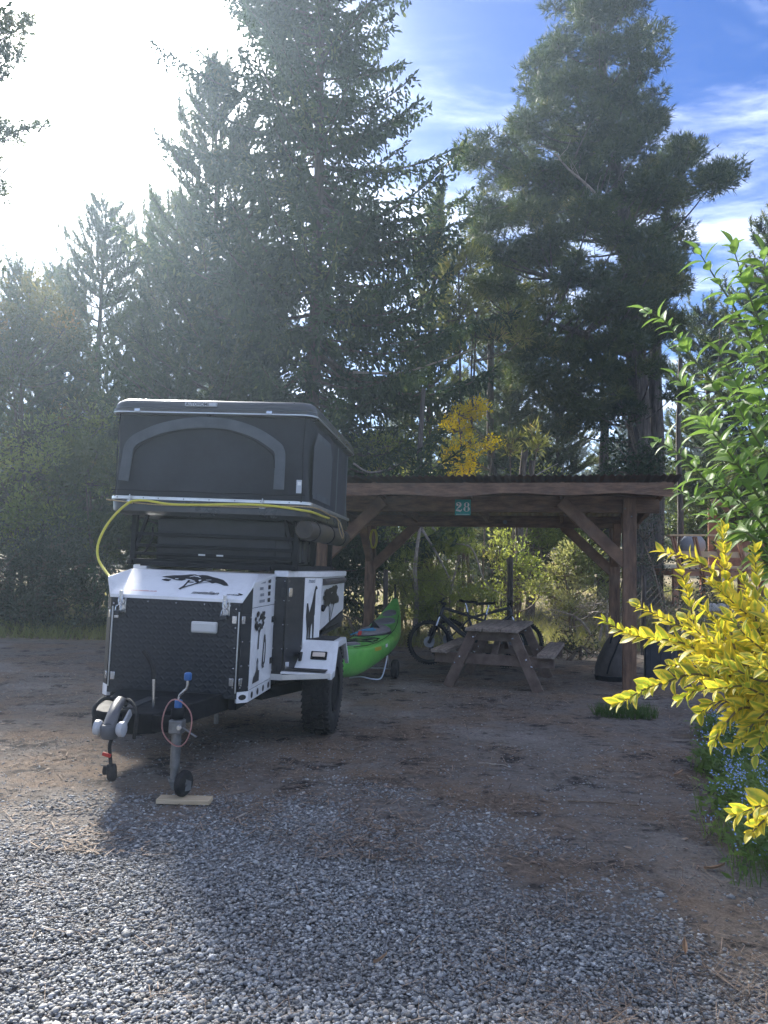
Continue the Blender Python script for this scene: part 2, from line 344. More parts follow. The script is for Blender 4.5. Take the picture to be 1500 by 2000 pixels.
def pebble_mat():
    m = bpy.data.materials.new('pebble'); m.use_nodes = True; nt = m.node_tree; N = nt.nodes.new; L = nt.links.new
    b = nt.nodes['Principled BSDF']; b.inputs['Roughness'].default_value = 0.75; b.inputs['Specular IOR Level'].default_value = 0.3
    a = N('ShaderNodeAttribute'); a.attribute_name = 'tint'; cr = N('ShaderNodeValToRGB'); L(a.outputs['Fac'], cr.inputs[0]); e = cr.color_ramp.elements
    e[0].color = (0.13, 0.13, 0.128, 1); e[1].color = (0.62, 0.62, 0.60, 1); e[1].position = 1.0
    for p, c in ((0.3, (0.235, 0.24, 0.24)), (0.62, (0.325, 0.332, 0.332)), (0.78, (0.39, 0.395, 0.39)), (0.86, (0.33, 0.28, 0.23)), (0.92, (0.44, 0.44, 0.43))):
        k = e.new(p); k.color = (*c, 1)
    tc = N('ShaderNodeTexCoord'); n = N('ShaderNodeTexNoise'); L(tc.outputs['Object'], n.inputs['Vector']); n.inputs['Scale'].default_value = 140; n.inputs['Detail'].default_value = 3
    r = N('ShaderNodeMapRange'); L(n.outputs[0], r.inputs[0]); r.inputs[3].default_value = 0.7; r.inputs[4].default_value = 1.25
    mx = N('ShaderNodeVectorMath'); mx.operation = 'SCALE'; L(cr.outputs[0], mx.inputs[0]); L(r.outputs[0], mx.inputs['Scale']); nb = N('ShaderNodeTexNoise'); L(tc.outputs['Object'], nb.inputs['Vector']); nb.inputs['Scale'].default_value = 1.6; nb.inputs['Detail'].default_value = 6; nb.inputs['Roughness'].default_value = .7
    rb = N('ShaderNodeMapRange'); L(nb.outputs[0], rb.inputs[0]); rb.inputs[1].default_value = .45; rb.inputs[2].default_value = .75; rb.inputs[4].default_value = .6
    xb = N('ShaderNodeMix'); xb.data_type = 'RGBA'; L(rb.outputs[0], xb.inputs['Factor']); L(mx.outputs[0], xb.inputs['A']); xb.inputs['B'].default_value = (.20, .175, .15, 1); L(xb.outputs['Result'], b.inputs['Base Color'])
    return m
M_PEBBLE = pebble_mat()
def ico():
    t = (1 + 5 ** .5) / 2
    V = np.array([(-1, t, 0), (1, t, 0), (-1, -t, 0), (1, -t, 0), (0, -1, t), (0, 1, t), (0, -1, -t), (0, 1, -t), (t, 0, -1), (t, 0, 1), (-t, 0, -1), (-t, 0, 1)], float)
    V /= np.linalg.norm(V[0]); F = np.array([(0, 11, 5), (0, 5, 1), (0, 1, 7), (0, 7, 10), (0, 10, 11), (1, 5, 9), (5, 11, 4), (11, 10, 2), (10, 7, 6), (7, 1, 8), (3, 9, 4), (3, 4, 2), (3, 2, 6), (3, 6, 8), (3, 8, 9), (4, 9, 5), (2, 4, 11), (6, 2, 10), (8, 6, 7), (9, 8, 1)])
    return V, F
def octa():
    V = np.array([(1, 0, 0), (-1, 0, 0), (0, 1, 0), (0, -1, 0), (0, 0, 1), (0, 0, -1)], float); return V * 1.12, np.array([(0, 2, 4), (2, 1, 4), (1, 3, 4), (3, 0, 4), (2, 0, 5), (1, 2, 5), (3, 1, 5), (0, 3, 5)])
def make_gravel():
    n = 400000; x = rng.uniform(-4.4, 3.9, n); y = 2.05 + 4.6 * rng.uniform(0, 1, n) ** 0.95
    keep = np.abs(x) < 0.55 * y + 0.95; x, y = x[keep], y[keep]
    ga = gravel_amount(x, y); keep = rng.uniform(0, 1, len(x)) < np.maximum(ga, 0.045) * np.clip(1.5 - .16 * y, .55, 1); x, y, ga = x[keep], y[keep], ga[keep]
    # sparse stones trodden into the soil farther back
    m_ = 3500; x = np.append(x, rng.uniform(-6.5, 4.5, m_)); y = np.append(y, rng.uniform(4.5, 10.5, m_)); ga = np.append(ga, np.zeros(m_))
    parts = []; V_, F_, T_, base = [], [], [], 0
    for sel, (V0, F0) in (((y < 2.75) & (np.abs(x) < .57 * y), ico()), ((y >= 2.75) | (np.abs(x) >= .57 * y), octa())):
        xs_, ys_, g_ = x[sel], y[sel], ga[sel]; n = len(xs_); k = len(V0)
        big = np.exp(rng.normal(0, 0.34, n)) * np.where(g_ > 0.15, 0.0068, 0.0058); ax = np.stack([big * rng.uniform(1.0, 1.5, n), big * rng.uniform(.75, 1.05, n), big * rng.uniform(.38, .62, n)], 1)
        V = V0[None] * (1 + rng.uniform(-.16, .16, (n, k, 1))) * ax[:, None, :]
        a, t, q = rng.uniform(0, 6.283, n), rng.normal(0, .28, n), rng.normal(0, .22, n)
        c, s = np.cos(t)[:, None], np.sin(t)[:, None]; V = np.stack([V[..., 0], V[..., 1] * c - V[..., 2] * s, V[..., 1] * s + V[..., 2] * c], -1)
        c, s = np.cos(q)[:, None], np.sin(q)[:, None]; V = np.stack([V[..., 0] * c - V[..., 2] * s, V[..., 1], V[..., 0] * s + V[..., 2] * c], -1)
        c, s = np.cos(a)[:, None], np.sin(a)[:, None]; V = np.stack([V[..., 0] * c - V[..., 1] * s, V[..., 0] * s + V[..., 1] * c, V[..., 2]], -1)
        V += np.stack([xs_, ys_, ground_z(xs_, ys_) + np.where(g_ > .3, rng.uniform(0.001, 0.015, n) * g_, 0.001)], 1)[:, None, :]
        V_.append(V.reshape(-1, 3)); F_.append((F0[None] + k * np.arange(n)[:, None, None]).reshape(-1, 3) + base); T_.append(np.repeat(rng.uniform(0, 1, n) * np.where(g_ > .15, 1, .8), k)); base += n * k
    o = obj('gravel', np_mesh('gravel', np.concatenate(V_), np.concatenate(F_), M_PEBBLE, np.concatenate(T_), smooth=True))
    tag(o, 'blue-grey rounded pebble gravel spread across the foreground', 'gravel', kind='stuff')
make_gravel()

def make_litter():
    """dropped pine needles and bark crumbs"""
    def strips(n, fx, fy, L0, L1, w, seed):
        r = np.random.default_rng(seed); x, y = fx(r, n), fy(r, n)
        dens = vnoise(x * .8, y * .8, 11) * .6 + vnoise(x * 2.6, y * 2.6, 12) * .55; k = r.uniform(0, 1, n) < np.clip((dens - .42) * 2.6, .06, 1); x, y = x[k], y[k]; n = len(x)
        a = r.uniform(0, 6.283, n); l = r.uniform(L0, L1, n) / 2; ww = w * r.uniform(.6, 1.4, n) / 2; z = ground_z(x, y) + r.uniform(.006, .02, n); z += .012 * gravel_amount(x, y); tz = r.normal(0, .08, n) * l
        dx, dy = np.cos(a) * l, np.sin(a) * l; px, py = -np.sin(a) * ww, np.cos(a) * ww
        V = np.stack([np.stack([x - dx - px, y - dy - py, z - tz], 1), np.stack([x + dx - px, y + dy - py, z + tz], 1), np.stack([x + dx + px, y + dy + py, z + tz], 1), np.stack([x - dx + px, y - dy + py, z - tz], 1)], 1)
        return V, n, r.uniform(0, 1, n)
    parts = [strips(34000, lambda r, n: r.uniform(-6.5, 4.6, n), lambda r, n: 4.0 + 9 * r.uniform(0, 1, n) ** 1.3, .05, .13, .0055, 1),
             strips(2600, lambda r, n: r.uniform(-2.5, 2.4, n), lambda r, n: r.uniform(2.3, 4.6, n), .05, .12, .0022, 2),
             strips(7000, lambda r, n: r.normal(1.35, .5, n), lambda r, n: r.uniform(2.3, 6.5, n), .05, .14, .0028, 3),
             strips(13000, lambda r, n: r.uniform(-6.5, 4.6, n), lambda r, n: 4.0 + 8 * r.uniform(0, 1, n) ** 1.3, .015, .04, .015, 4)]
    V = np.concatenate([p[0] for p in parts]).reshape(-1, 3); n = sum(p[1] for p in parts); t = np.repeat(np.concatenate([p[2] for p in parts]), 4)
    m = leaf_mat('needle_litter', (0.05, 0.036, 0.028), (0.34, 0.25, 0.18), 0.1, 0.8)
    o = obj('needle_litter', np_mesh('needle_litter', V, np.arange(4 * n).reshape(n, 4), m, t)); tag(o, 'brown fallen pine needles and bark crumbs strewn over the dark soil', 'litter', kind='stuff')
make_litter()

def fallen(name, label, px, py, L, ang, mat_, kind):
    p = gr(px, py); p.z = gz(p.x, p.y) + 0.012 * float(gravel_amount(np.array([p.x]), np.array([p.y]))[0])
    mb = MB(); d = Vector((math.cos(ang), math.sin(ang), 0)); rr = random.Random(int(px))
    if kind == 'twig':
        pts = [p + d * (t - .5) * L + Vector((rr.uniform(-.02, .02), rr.uniform(-.02, .02), .008 + rr.uniform(0, .012))) for t in (0, .25, .5, .75, 1)]
        mb.tube(smooth_path(pts, 4), [0.005] * 10 + [0.0035] * 7, 6)
    else:
        s = Vector((-d.y, d.x, 0)); n = 7; V = []
        for i in range(n):
            t = i / (n - 1); w = .28 * L * math.sin(math.pi * (t * .92 + .04)); q = p + d * (t - .5) * L + Vector((0, 0, .012 + .03 * t * t))
            V += [q - s * w / 2 + Vector((0, 0, .014)), q, q + s * w / 2 + Vector((0, 0, .010))]
        mb.add(V, [(3 * i + k, 3 * i + k + 1, 3 * i + 4 + k, 3 * i + 3 + k) for i in range(n - 1) for k in (0, 1)])
    tag(mb.build(name, mat_, None, smooth=True), label, name.split('_')[-1])
M_DRYLEAF = mat('dry_leaf', (0.42, 0.28, 0.17), 0.7, col2=(0.26, 0.15, 0.09), scale=30)
for a in (('fallen_twig', 'thin pale twig on the gravel at the left of the picture', 80, 1635, .14, 2.2, M_DEADWOOD, 'twig'),
          ('fallen_twig', 'pale curved twig on the gravel right of the jockey wheel board', 478, 1598, .17, 1.0, M_DEADWOOD, 'twig'),
          ('fallen_twig', 'long dark stick on the bare soil right of centre', 1180, 1572, .45, -.15, M_TWIG, 'twig'),
          ('fallen_twig', 'pale straight twig on the dark soil near the picture centre', 965, 1497, .22, -.2, M_DEADWOOD, 'twig'),
          ('fallen_leaf', 'curled dry brown leaf at the edge of the gravel, bottom right', 1338, 1868, .07, 1.3, M_DRYLEAF, 'leaf'),
          ('fallen_leaf', 'dry tan leaf lying beside the forget-me-nots', 1395, 1703, .10, -.25, M_DRYLEAF, 'leaf'),
          ('fallen_leaf', 'pale curled leaf on the soil right of centre', 1325, 1516, .10, .5, M_DRYLEAF, 'leaf'),
          ('fallen_leaf', 'small brown leaf on the gravel at bottom centre', 742, 1893, .05, .1, M_DRYLEAF, 'leaf')):
    fallen(*a)

# ------------------------------------------------------------------ shelter
SH_YAW = R(13.0)
def build_shelter():
    FR = gr(1229, 1347); sh = empty('timber_shelter', (FR.x, FR.y, 0), -SH_YAW, 'open brown timber shelter with corrugated iron roof over the picnic table', 'shelter')
    W, D = 4.12, 2.8          # local: x right, y back, origin at the near right post
    def part(mb, name, m=M_TIMBER, bev=.006, **k): return mb.build(name, m, sh, bevel=bev, **k)
    zf, zb = 2.44, 2.30
    for x, y, z in ((0, 0, zf), (-W, 0, zf), (0, D, zb - .02), (-W, D, zb - .02)):
        part(MB().box((x, y, z / 2 - .03), (.165, .15, z + .06)), 'post', M_POST)
    # header beams sit behind the near posts and on the far posts
    part(MB().box((-W / 2, .09, 2.365), (W + .75, .09, .22)), 'header_beam')
    part(MB().box((-W / 2, D - .125, 2.285), (W + .75, .09, .19)), 'header_beam')
    # braces
    def brace(a, b, w=.16, h=.10): part(MB().beam(a, b, w, h, (0, 1, 0) if abs(b[1] - a[1]) < .01 else (1, 0, 0)), 'brace', M_BRACE)
    brace((-.04, -.008, 1.60), (-.86, -.008, 2.40)); brace((-W + .04, -.008, 1.60), (-W + .86, -.008, 2.40))
    brace((-.04, D - .02, 1.48), (-.82, D - .02, 2.23)); brace((-W + .04, D - .02, 1.48), (-W + .82, D - .02, 2.23))
    for x in (.0, -W):
        part(MB().beam((x, D - .05, 1.6), (x, D - .72, 2.26), .09, .12, (1, 0, 0)), 'brace', M_BRACE)
        part(MB().beam((x, .05, 1.66), (x, .70, 2.33), .09, .12, (1, 0, 0)), 'brace', M_BRACE)
    # rafters
    y0, y1 = -.62, D + .55; sl = lambda y: 2.53 - .065 * (y + .1)
    for i in range(5):
        x = .36 - i * (W + .72) / 4; part(MB().beam((x, y0 + .07, sl(y0) - .03), (x, y1, sl(y1) - .03), .055, .13), 'rafter')
    # waney-edged front board
    rr = random.Random(3); n = 60; V = []; xa, xb = -W - .5, .46
    for i in range(n + 1):
        t = i / n; x = xa + (xb - xa) * t; bot = 2.425 + .018 * math.sin(t * 23) + .014 * math.sin(t * 9.3 + 1) + rr.uniform(-.003, .003); top = 2.578
        V += [(x, y0, bot), (x, y0, top), (x, y0 + .055, top), (x, y0 + .055, bot + .008)]
    F = [(4 * i + k, 4 * i + 4 + k, 4 * i + 4 + (k + 1) % 4, 4 * i + (k + 1) % 4) for i in range(n) for k in range(4)] + [(0, 1, 2, 3), (4 * n + 3, 4 * n + 2, 4 * n + 1, 4 * n)]
    part(MB().add(V, F), 'fascia_board', bev=0)
    for y in (.55, 1.45, 2.3, y1 - .05): part(MB().box((-W / 2, y, sl(y) + .055), (W + .9, .05, .038)), 'batten')
    # corrugated sheets, each its own
    ns = 6; x0, x1 = -W - .53, .50
    for k in range(ns):
        wa, wb = x0 + (x1 - x0) * k / ns, x0 + (x1 - x0) * (k + 1) / ns + .05; V = []; seg = 64; rows = 5
        for j in range(rows):
            y = y0 - .05 + (y1 + .06 - y0) * j / (rows - 1)
            for i in range(seg + 1):
                x = wa + (wb - wa) * i / seg; z = sl(y) + .098 + .013 * math.cos(2 * math.pi * x / .085) + (.0025 if k % 2 else 0)
                V.append((x, y, z))
        F = [(j * (seg + 1) + i, j * (seg + 1) + i + 1, (j + 1) * (seg + 1) + i + 1, (j + 1) * (seg + 1) + i) for j in range(rows - 1) for i in range(seg)]
        o = MB().add(V, F).build('roof_sheet', M_CORR, sh, smooth=True); s_ = o.modifiers.new('thickness', 'SOLIDIFY'); s_.thickness = .0016
    # knots and bolt heads on the near frame
    for p in ((-.06, -.09, 2.3), (0.02, -.09, 2.2)): part(MB().lathe([(.011, 0), (.011, .012), (.006, .016)], p, (0, -1, 0), 8), 'bolt_head', M_STEEL, 0)
    # moss and needles on the roof edge
    part(MB().lathe([(.001, 0), (.035, .004), (.035, .014), (.001, .018)], (-W * .43, D - .172, 2.275), (0, -1, 0), 12), 'round_tag', M_HATCH, 0)
    return sh, FR
SHELTER, SH_FR = build_shelter()
SHM = Matrix.Translation((SH_FR.x, SH_FR.y, 0)) @ Matrix.Rotation(-SH_YAW, 4, 'Z')
def shp(x, y, z): return SHM @ Vector((x, y, z))

def strip_poly(path, widths):
    """flat stroke of changing width in the x-z plane: returns verts, faces"""
    P = [Vector((a, 0, b)) for a, b in path]; V = []
    for i, p in enumerate(P):
        t = P[min(i + 1, len(P) - 1)] - P[max(i - 1, 0)]; t.normalize(); n = Vector((-t.z, 0, t.x)); V += [p + n * widths[i] / 2, p - n * widths[i] / 2]
    return V, [(2 * i, 2 * i + 1, 2 * i + 3, 2 * i + 2) for i in range(len(P) - 1)]
def build_sign():
    s = .215; c = shp(-2.16, .043, 2.315)
    sg = empty('number_sign', c, -SH_YAW, 'square teal number sign reading 28 fixed to the shelter beam', 'sign')
    MB().box((0, -.004, 0), (s, .008, s)).build('board', M_TEAL, sg, bevel=.002)
    def loop(cx, cz, rx, rz, thick, thin, y):
        V = []; n = 36
        for i in range(n):
            a = 2 * math.pi * i / n; w = thin + (thick - thin) * abs(math.cos(a)) ** 1.5
            V += [(cx + rx * math.cos(a), y, cz + rz * math.sin(a)), (cx + (rx - w) * math.cos(a), y, cz + max(.001, (rz - thin)) * math.sin(a))]
        return V, [(2 * i, 2 * i + 1, (2 * i + 3) % (2 * n), (2 * i + 2) % (2 * n)) for i in range(n)]
    e = MB(); y = -.0105; e.add(*loop(.052, .036, .036, .033, .024, .006, y)); e.add(*loop(.052, -.022, .044, .035, .028, .006, y - .0004)); e.build('digit', M_SIGNWHITE, sg, label='white figure 8')
    t = MB(); pts = [(-.088, .040), (-.085, .056), (-.070, .066), (-.052, .066), (-.034, .056), (-.030, .036), (-.040, .016), (-.060, -.004), (-.080, -.022), (-.094, -.044)]
    V, F = strip_poly(pts, [.014, .010, .008, .012, .022, .030, .028, .018, .009, .006]); t.add([(v.x, y, v.z) for v in V], F)
    t.add([(-.074 + .016 * math.cos(k * .6283), y - .0004, .034 + .017 * math.sin(k * .6283)) for k in range(10)], [tuple(range(10))])
    V, F = strip_poly([(-.094, -.046), (-.075, -.040), (-.055, -.043), (-.035, -.050), (-.020, -.040), (-.013, -.020)], [.010, .024, .028, .026, .016, .005]); t.add([(v.x, y - .0008, v.z) for v in V], F)
    t.build('digit', M_SIGNWHITE, sg, label='white figure 2')
    MB().box((0, -.0095, -.094), (s - .03, .001, .006)).build('lower_line', M_SIGNWHITE, sg)
build_sign()

# ------------------------------------------------------------------ picnic table
def build_table():
    a, b = gr(876, 1340), gr(1050, 1352); c = (a + b) / 2; yaw = -math.atan2(-(b.y - a.y), b.x - a.x)
    t = empty('picnic_table', (c.x, c.y, 0), yaw, 'weathered wooden A-frame picnic table with attached benches under the shelter', 'table')
    hw = (b - a).length / 2; TW, TL, TH = .66, 1.78, .755
    for k in range(3): MB().box(((k - 1) * .222, TL / 2 - .16, TH - .02), (.205, TL, .04)).build('plank', M_TABLE, t, bevel=.006)
    for s in (-1, 1):
        MB().box((s * .66, TL / 2 - .13, .445), (.21, TL, .045)).build('bench_plank', M_TABLE, t, bevel=.006)
        for y in (0, TL - .42):
            MB().beam((s * (hw + .01), y, -.005), (s * .24, y, TH - .045), .13, .05, (0, 1, 0)).build('leg', M_TABLELEG, t, bevel=.005)
            bo = MB()
            for q in ((.205, .655), (.375, .40), (.44, .32)): bo.lathe([(.012, 0), (.012, .006), (.005, .01)], (s * (q[0] + .04), y - .026, q[1] - .02), (0, -1, 0), 8)
            bo.build('bolt_set', M_CHROME, t)
    for y in (0, TL - .42):
        d = -.0 if y == 0 else .0
        MB().box((0, y + .052, .355), (1.50, .045, .13)).build('cross_beam', M_TABLELEG, t, bevel=.005)
        MB().box((0, y + .052, TH - .105), (.60, .045, .12)).build('top_batten', M_TABLELEG, t, bevel=.005)
    MB().beam((0, .09, .40), (0, .62, TH - .08), .07, .06).build('centre_brace', M_TABLELEG, t, bevel=.004)
    MB().beam((0, TL - .52, .40), (0, TL - 1.0, TH - .08), .07, .06).build('centre_brace', M_TABLELEG, t, bevel=.004)
build_table()
# ------------------------------------------------------------------ camper trailer (local: x right, y back, z up; origin on the ground below the nose)
TR_A, TR_YAW, TR_ROLL = Vector((-1.573, 5.838, 0.02)), 0.106, 0.019
TRM = Matrix.Translation(TR_A) @ Matrix.Rotation(-TR_YAW, 4, 'Z') @ Matrix.Rotation(TR_ROLL, 4, 'Y')
def trp(x, y, z): return TRM @ Vector((x, y, z))
def placed(o): o.matrix_world = TRM; return o
def diamond_mat():
    m = bpy.data.materials.new('black_chequer_plate'); m.use_nodes = True; nt = m.node_tree; N = nt.nodes.new; L = nt.links.new
    b = nt.nodes['Principled BSDF']; b.inputs['Base Color'].default_value = (0.011, 0.013, 0.018, 1); b.inputs['Roughness'].default_value = 0.42
    tc = N('ShaderNodeTexCoord'); sp = N('ShaderNodeSeparateXYZ'); L(tc.outputs['Object'], sp.inputs[0])
    def m_(op, a, c=None):
        n = N('ShaderNodeMath'); n.operation = op
        for i, v in enumerate((a, c)):
            if v is None: continue
            if isinstance(v, (int, float)): n.inputs[i].default_value = v
            else: L(v, n.inputs[i])
        return n.outputs[0]
    f = 2 * math.pi / .075; x, z = m_('MULTIPLY', sp.outputs[0], f), m_('MULTIPLY', sp.outputs[2], f)
    # two sets of lozenges, crossed and staggered
    def loz(ax, az, sgn):
        u = m_('ADD', m_('MULTIPLY', x, .5), m_('ADD', m_('MULTIPLY', z, .5 * sgn), ax)); v = m_('ADD', m_('SUBTRACT', m_('MULTIPLY', x, .5), m_('MULTIPLY', z, .5 * sgn)), az)
        return m_('MULTIPLY', m_('POWER', m_('ABSOLUTE', m_('COSINE', u)), 10), m_('POWER', m_('ABSOLUTE', m_('COSINE', v)), 1.6))
    h = m_('MAXIMUM', loz(0, 0, 1), loz(1.57, 1.57, -1))
    bp = N('ShaderNodeBump'); bp.inputs['Strength'].default_value = 0.55; bp.inputs['Distance'].default_value = 0.004; L(h, bp.inputs['Height']); L(bp.outputs[0], b.inputs['Normal'])
    n = N('ShaderNodeTexNoise'); L(tc.outputs['Object'], n.inputs['Vector']); n.inputs['Scale'].default_value = 5; n.inputs['Detail'].default_value = 7
    r = N('ShaderNodeMapRange'); L(n.outputs[0], r.inputs[0]); r.inputs[3].default_value = .3; r.inputs[4].default_value = .6; L(r.outputs[0], b.inputs['Roughness'])
    return m
M_DIAMOND = diamond_mat()

def text_mesh(txt, size, shear=0.0):
    cu = bpy.data.curves.new('t', 'FONT'); cu.body = txt; cu.size = size; cu.shear = shear; cu.resolution_u = 3; cu.offset = size * .015
    o = bpy.data.objects.new('t', cu); COL.objects.link(o); dg = bpy.context.evaluated_depsgraph_get(); me = bpy.data.meshes.new_from_object(o.evaluated_get(dg))
    bpy.data.objects.remove(o); V = [tuple(v.co) for v in me.vertices]; F = [tuple(p.vertices) for p in me.polygons]; bpy.data.meshes.remove(me); return V, F

class Face:
    """a flat sheet of the trailer: origin, u (along), v (up), n (out); places decals a little proud"""
    def __init__(s, o, u, v, off=.0025):
        s.o, s.u, s.v = Vector(o), Vector(u).normalized(), Vector(v).normalized(); s.n = s.u.cross(s.v).normalized(); s.off = off
    def p(s, a, b, h=0.0): return s.o + s.u * a + s.v * b + s.n * (s.off + h)
def decal(f, name, polys, m, parent, h=0.0):
    mb = MB()
    for k, poly in enumerate(polys): mb.add([f.p(a, b, h + k * .00015) for a, b in poly], [tuple(range(len(poly)))])
    o = mb.build(name, m, parent); return o
def decal_text(f, name, txt, a, b, size, m, parent, shear=0.0, h=0.0):
    V, F = text_mesh(txt, size, shear); return MB().add([f.p(a + x, b + y, h) for x, y, z in V], F).build(name, m, parent)
def blob(cx, cy, rx, ry, n=16, jag=.0, seed=0):
    r = random.Random(seed); return [(cx + rx * math.cos(2 * math.pi * i / n) * (1 + r.uniform(-jag, jag)), cy + ry * math.sin(2 * math.pi * i / n) * (1 + r.uniform(-jag, jag))) for i in range(n)]
def limb(path, widths):
    V, F = strip_poly(path, widths); L_ = [V[2 * i] for i in range(len(path))]; R_ = [V[2 * i + 1] for i in range(len(path))]
    return [(v.x, v.z) for v in L_] + [(v.x, v.z) for v in reversed(R_)]

def build_trailer():
    T = empty('camper_trailer', label='white and black off-road camper trailer with narrow nose box and silhouettes of trees', cat='trailer'); placed(T)
    P = lambda mb, name, m, bev=.004, **k: mb.build(name, m, T, bevel=bev, **k)
    h0, h1, yn = .505, .565, .745
    # inner bodies
    P(MB().prism([(-h0, .004), (h0, .004), (h1 - .004, .072), (h1 - .004, yn), (-h1 + .004, yn), (-h1 + .004, .072)], .49, 1.20), 'nose_box', M_BLACKSHEET)
    P(MB().prism([(-.66, yn), (.66, yn), (.66, 2.56), (-.66, 2.56)], .52, .86), 'lower_body', M_BLACKSHEET)
    P(MB().prism([(-.662, yn + .002), (.662, yn + .002), (.762, 1.0), (.862, 1.25), (.862, 2.58), (-.862, 2.58), (-.862, 1.25), (-.762, 1.0)], .84, 1.375), 'upper_body', M_BLACKSHEET)
    # front chequer plate with nose doors
    P(MB().box((0, -.002, .835), (2 * h0 - .004, .008, .72)), 'front_plate', M_DIAMOND, .002)
    for s in (-1, 1):
        a, b = Vector((s * h0, 0, 0)), Vector((s * h1, .07, 0)); d = (b - a).normalized(); n = Vector((d.y, -d.x, 0)) * s
        def sheet(a, b, z0, z1, name, m, th=.006, off=.001, zb0=None, zb1=None):
            dd = (b - a).normalized(); nn = Vector((dd.y, -dd.x, 0)); nn = nn if nn.x * s > 0 or abs(nn.x) < .2 and nn.y < 0 else -nn
            V = []
            for o_ in (off, off + th):
                V += [a + nn * o_ + Vector((0, 0, z0)), b + nn * o_ + Vector((0, 0, z0 if zb0 is None else zb0)), b + nn * o_ + Vector((0, 0, z1 if zb1 is None else zb1)), a + nn * o_ + Vector((0, 0, z1))]
            return P(MB().add(V, [(3, 2, 1, 0), (4, 5, 6, 7), (0, 1, 5, 4), (1, 2, 6, 5), (2, 3, 7, 6), (3, 0, 4, 7)]), name, m, .0015)
        sheet(a, b, .53, 1.10, 'corner_door', M_BLACKSHEET); sheet(a + d * .002, b, 1.106, 1.215, 'corner_panel', M_BLACKSHEET, zb1=1.30)
        P(MB().box((s * (h0 - .012), -.010, .82), (.008, .012, .60)), 'door_edge', M_ALU, .001)
        sheet(Vector((s * h1, .072, 0)), Vector((s * h1, .742, 0)), .535, 1.145, 'side_panel', M_WHITE); sheet(Vector((s * h1, .072, 0)), Vector((s * h1, .742, 0)), 1.150, 1.345, 'upper_side_panel', M_WHITE, zb1=1.39)
        # sill; black discs imitate the dark inside its holes
        sl = MB(); sl.prism([(s * h0, -.004), (s * (h1 + .006), .066), (s * (h1 + .006), .75), (s * (h1 - .03), .75), (s * (h1 - .03), .09), (s * (h0 - .02), .02)][::s], .445, .528); P(sl, 'sill', M_WHITE, .003)
        if s > 0:
            fs = Face((h1 + .006, .066, .487), (0, 1, 0), (0, 0, 1), .0015)
            for k in range(4): MB().add([fs.p(.10 + k * .165 + q[0], q[1]) for q in blob(0, 0, .030, .026)], [tuple(range(16))]).build('hole_shade_disc', M_DECAL, T)
            fc = Face((h0, -.004, .487), (h1 + .006 - h0, .07, 0), (0, 0, 1), .0015); MB().add([fc.p(.047 + q[0], q[1]) for q in blob(0, 0, .033, .02)], [tuple(range(16))]).build('hole_shade_disc', M_DECAL, T)
        # main body wings
        q0, q1, q2, q3, q4 = (Vector(v) for v in ((s * .567, yn, 0), (s * .664, yn, 0), (s * .764, 1.0, 0), (s * .864, 1.25, 0), (s * .864, 2.58, 0)))
        P(MB().box((s * .613, yn - .006, .955), (.098, .010, .83)), 'front_wing_panel', M_BLACKSHEET, .002)
        sheet(q1 + Vector((s * .0, .002, 0)), q2, .54, 1.37, 'side_door', M_BLACKSHEET); sheet(q2 + Vector((0, .002, 0)), q3, .70, 1.375, 'flared_panel', M_WHITE)
        sheet(q3 + Vector((0, .003, 0)), q4, .90, 1.375, 'rear_panel', M_WHITE, zb0=1.02); sheet(q3 + Vector((0, .003, 0)), q4, .86, .895, 'rear_lower_strip', M_DARKGREY, zb0=1.01)
        P(MB().box((s * .77, 1.0, .69), (.012, .014, .30)), 'panel_seam', M_ALU, .001)
        # roof edge of the main body
        E_ = [(s * .56, yn - .02), (s * .68, yn - .02), (s * .785, 1.0), (s * .885, 1.245), (s * .885, 2.60), (s * .60, 2.60), (s * .56, 2.0)][::s]
        P(MB().prism(E_, 1.378, 1.43), 'roof_edge', M_WHITE, .006)
        # hinges
        for z in (.60, 1.06):
            P(MB().box((s * (h0 - .045), -.012, z), (.036, .012, .058)), 'hinge', M_CHROME, .003)
            P(MB().box((s * (h0 + .017), .008, z), (.030, .014, .058), Matrix.Rotation(s * R(49), 3, 'Z')), 'hinge', M_CHROME, .003)
        for z in (.63, 1.25):
            P(MB().box((s * .645, yn - .014, z), (.030, .010, .075)), 'hinge', M_DARKGREY, .003)
            P(MB().box((s * .690, yn + .045, z), (.014, .050, .075), Matrix.Rotation(-s * R(22), 3, 'Z')), 'hinge', M_CHROME, .003)
        # fender: step tray, sloping front, flat top, rear slope
        prof = [(.70, .575), (.90, .585), (1.04, .815), (1.46, .815), (1.68, .60)] if s > 0 else [(1.04, .70), (1.10, .79), (1.16, .815), (1.46, .815), (1.68, .60)]; V = []; fo = 1.055 if s > 0 else .955
        for (y, z) in prof:
            xi = .66 if y < .95 else .75
            V += [(s * xi, y, z), (s * fo, y + (.06 if y < .75 else 0), z), (s * fo, y + (.06 if y < .75 else 0), z + .018), (s * xi, y, z + .018)]
        P(MB().add(V, [(4 * i + k, 4 * i + 4 + k, 4 * i + 4 + (k + 1) % 4, 4 * i + (k + 1) % 4) for i in range(4) for k in range(4)] + [(0, 1, 2, 3), (19, 18, 17, 16)]), 'fender', M_WHITE, .002)
        V = []
        for (y, z) in prof:
            y += .06 if y < .75 else 0
            V += [(s * (fo - .005), y, z - .035), (s * (fo + .03), y, z - .035), (s * (fo + .03), y, z + .02), (s * (fo - .005), y, z + .02)]
        P(MB().add(V, [(4 * i + k, 4 * i + 4 + k, 4 * i + 4 + (k + 1) % 4, 4 * i + (k + 1) % 4) for i in range(4) for k in range(4)] + [(0, 1, 2, 3), (19, 18, 17, 16)]), 'fender_lip', M_WHITE, .003)
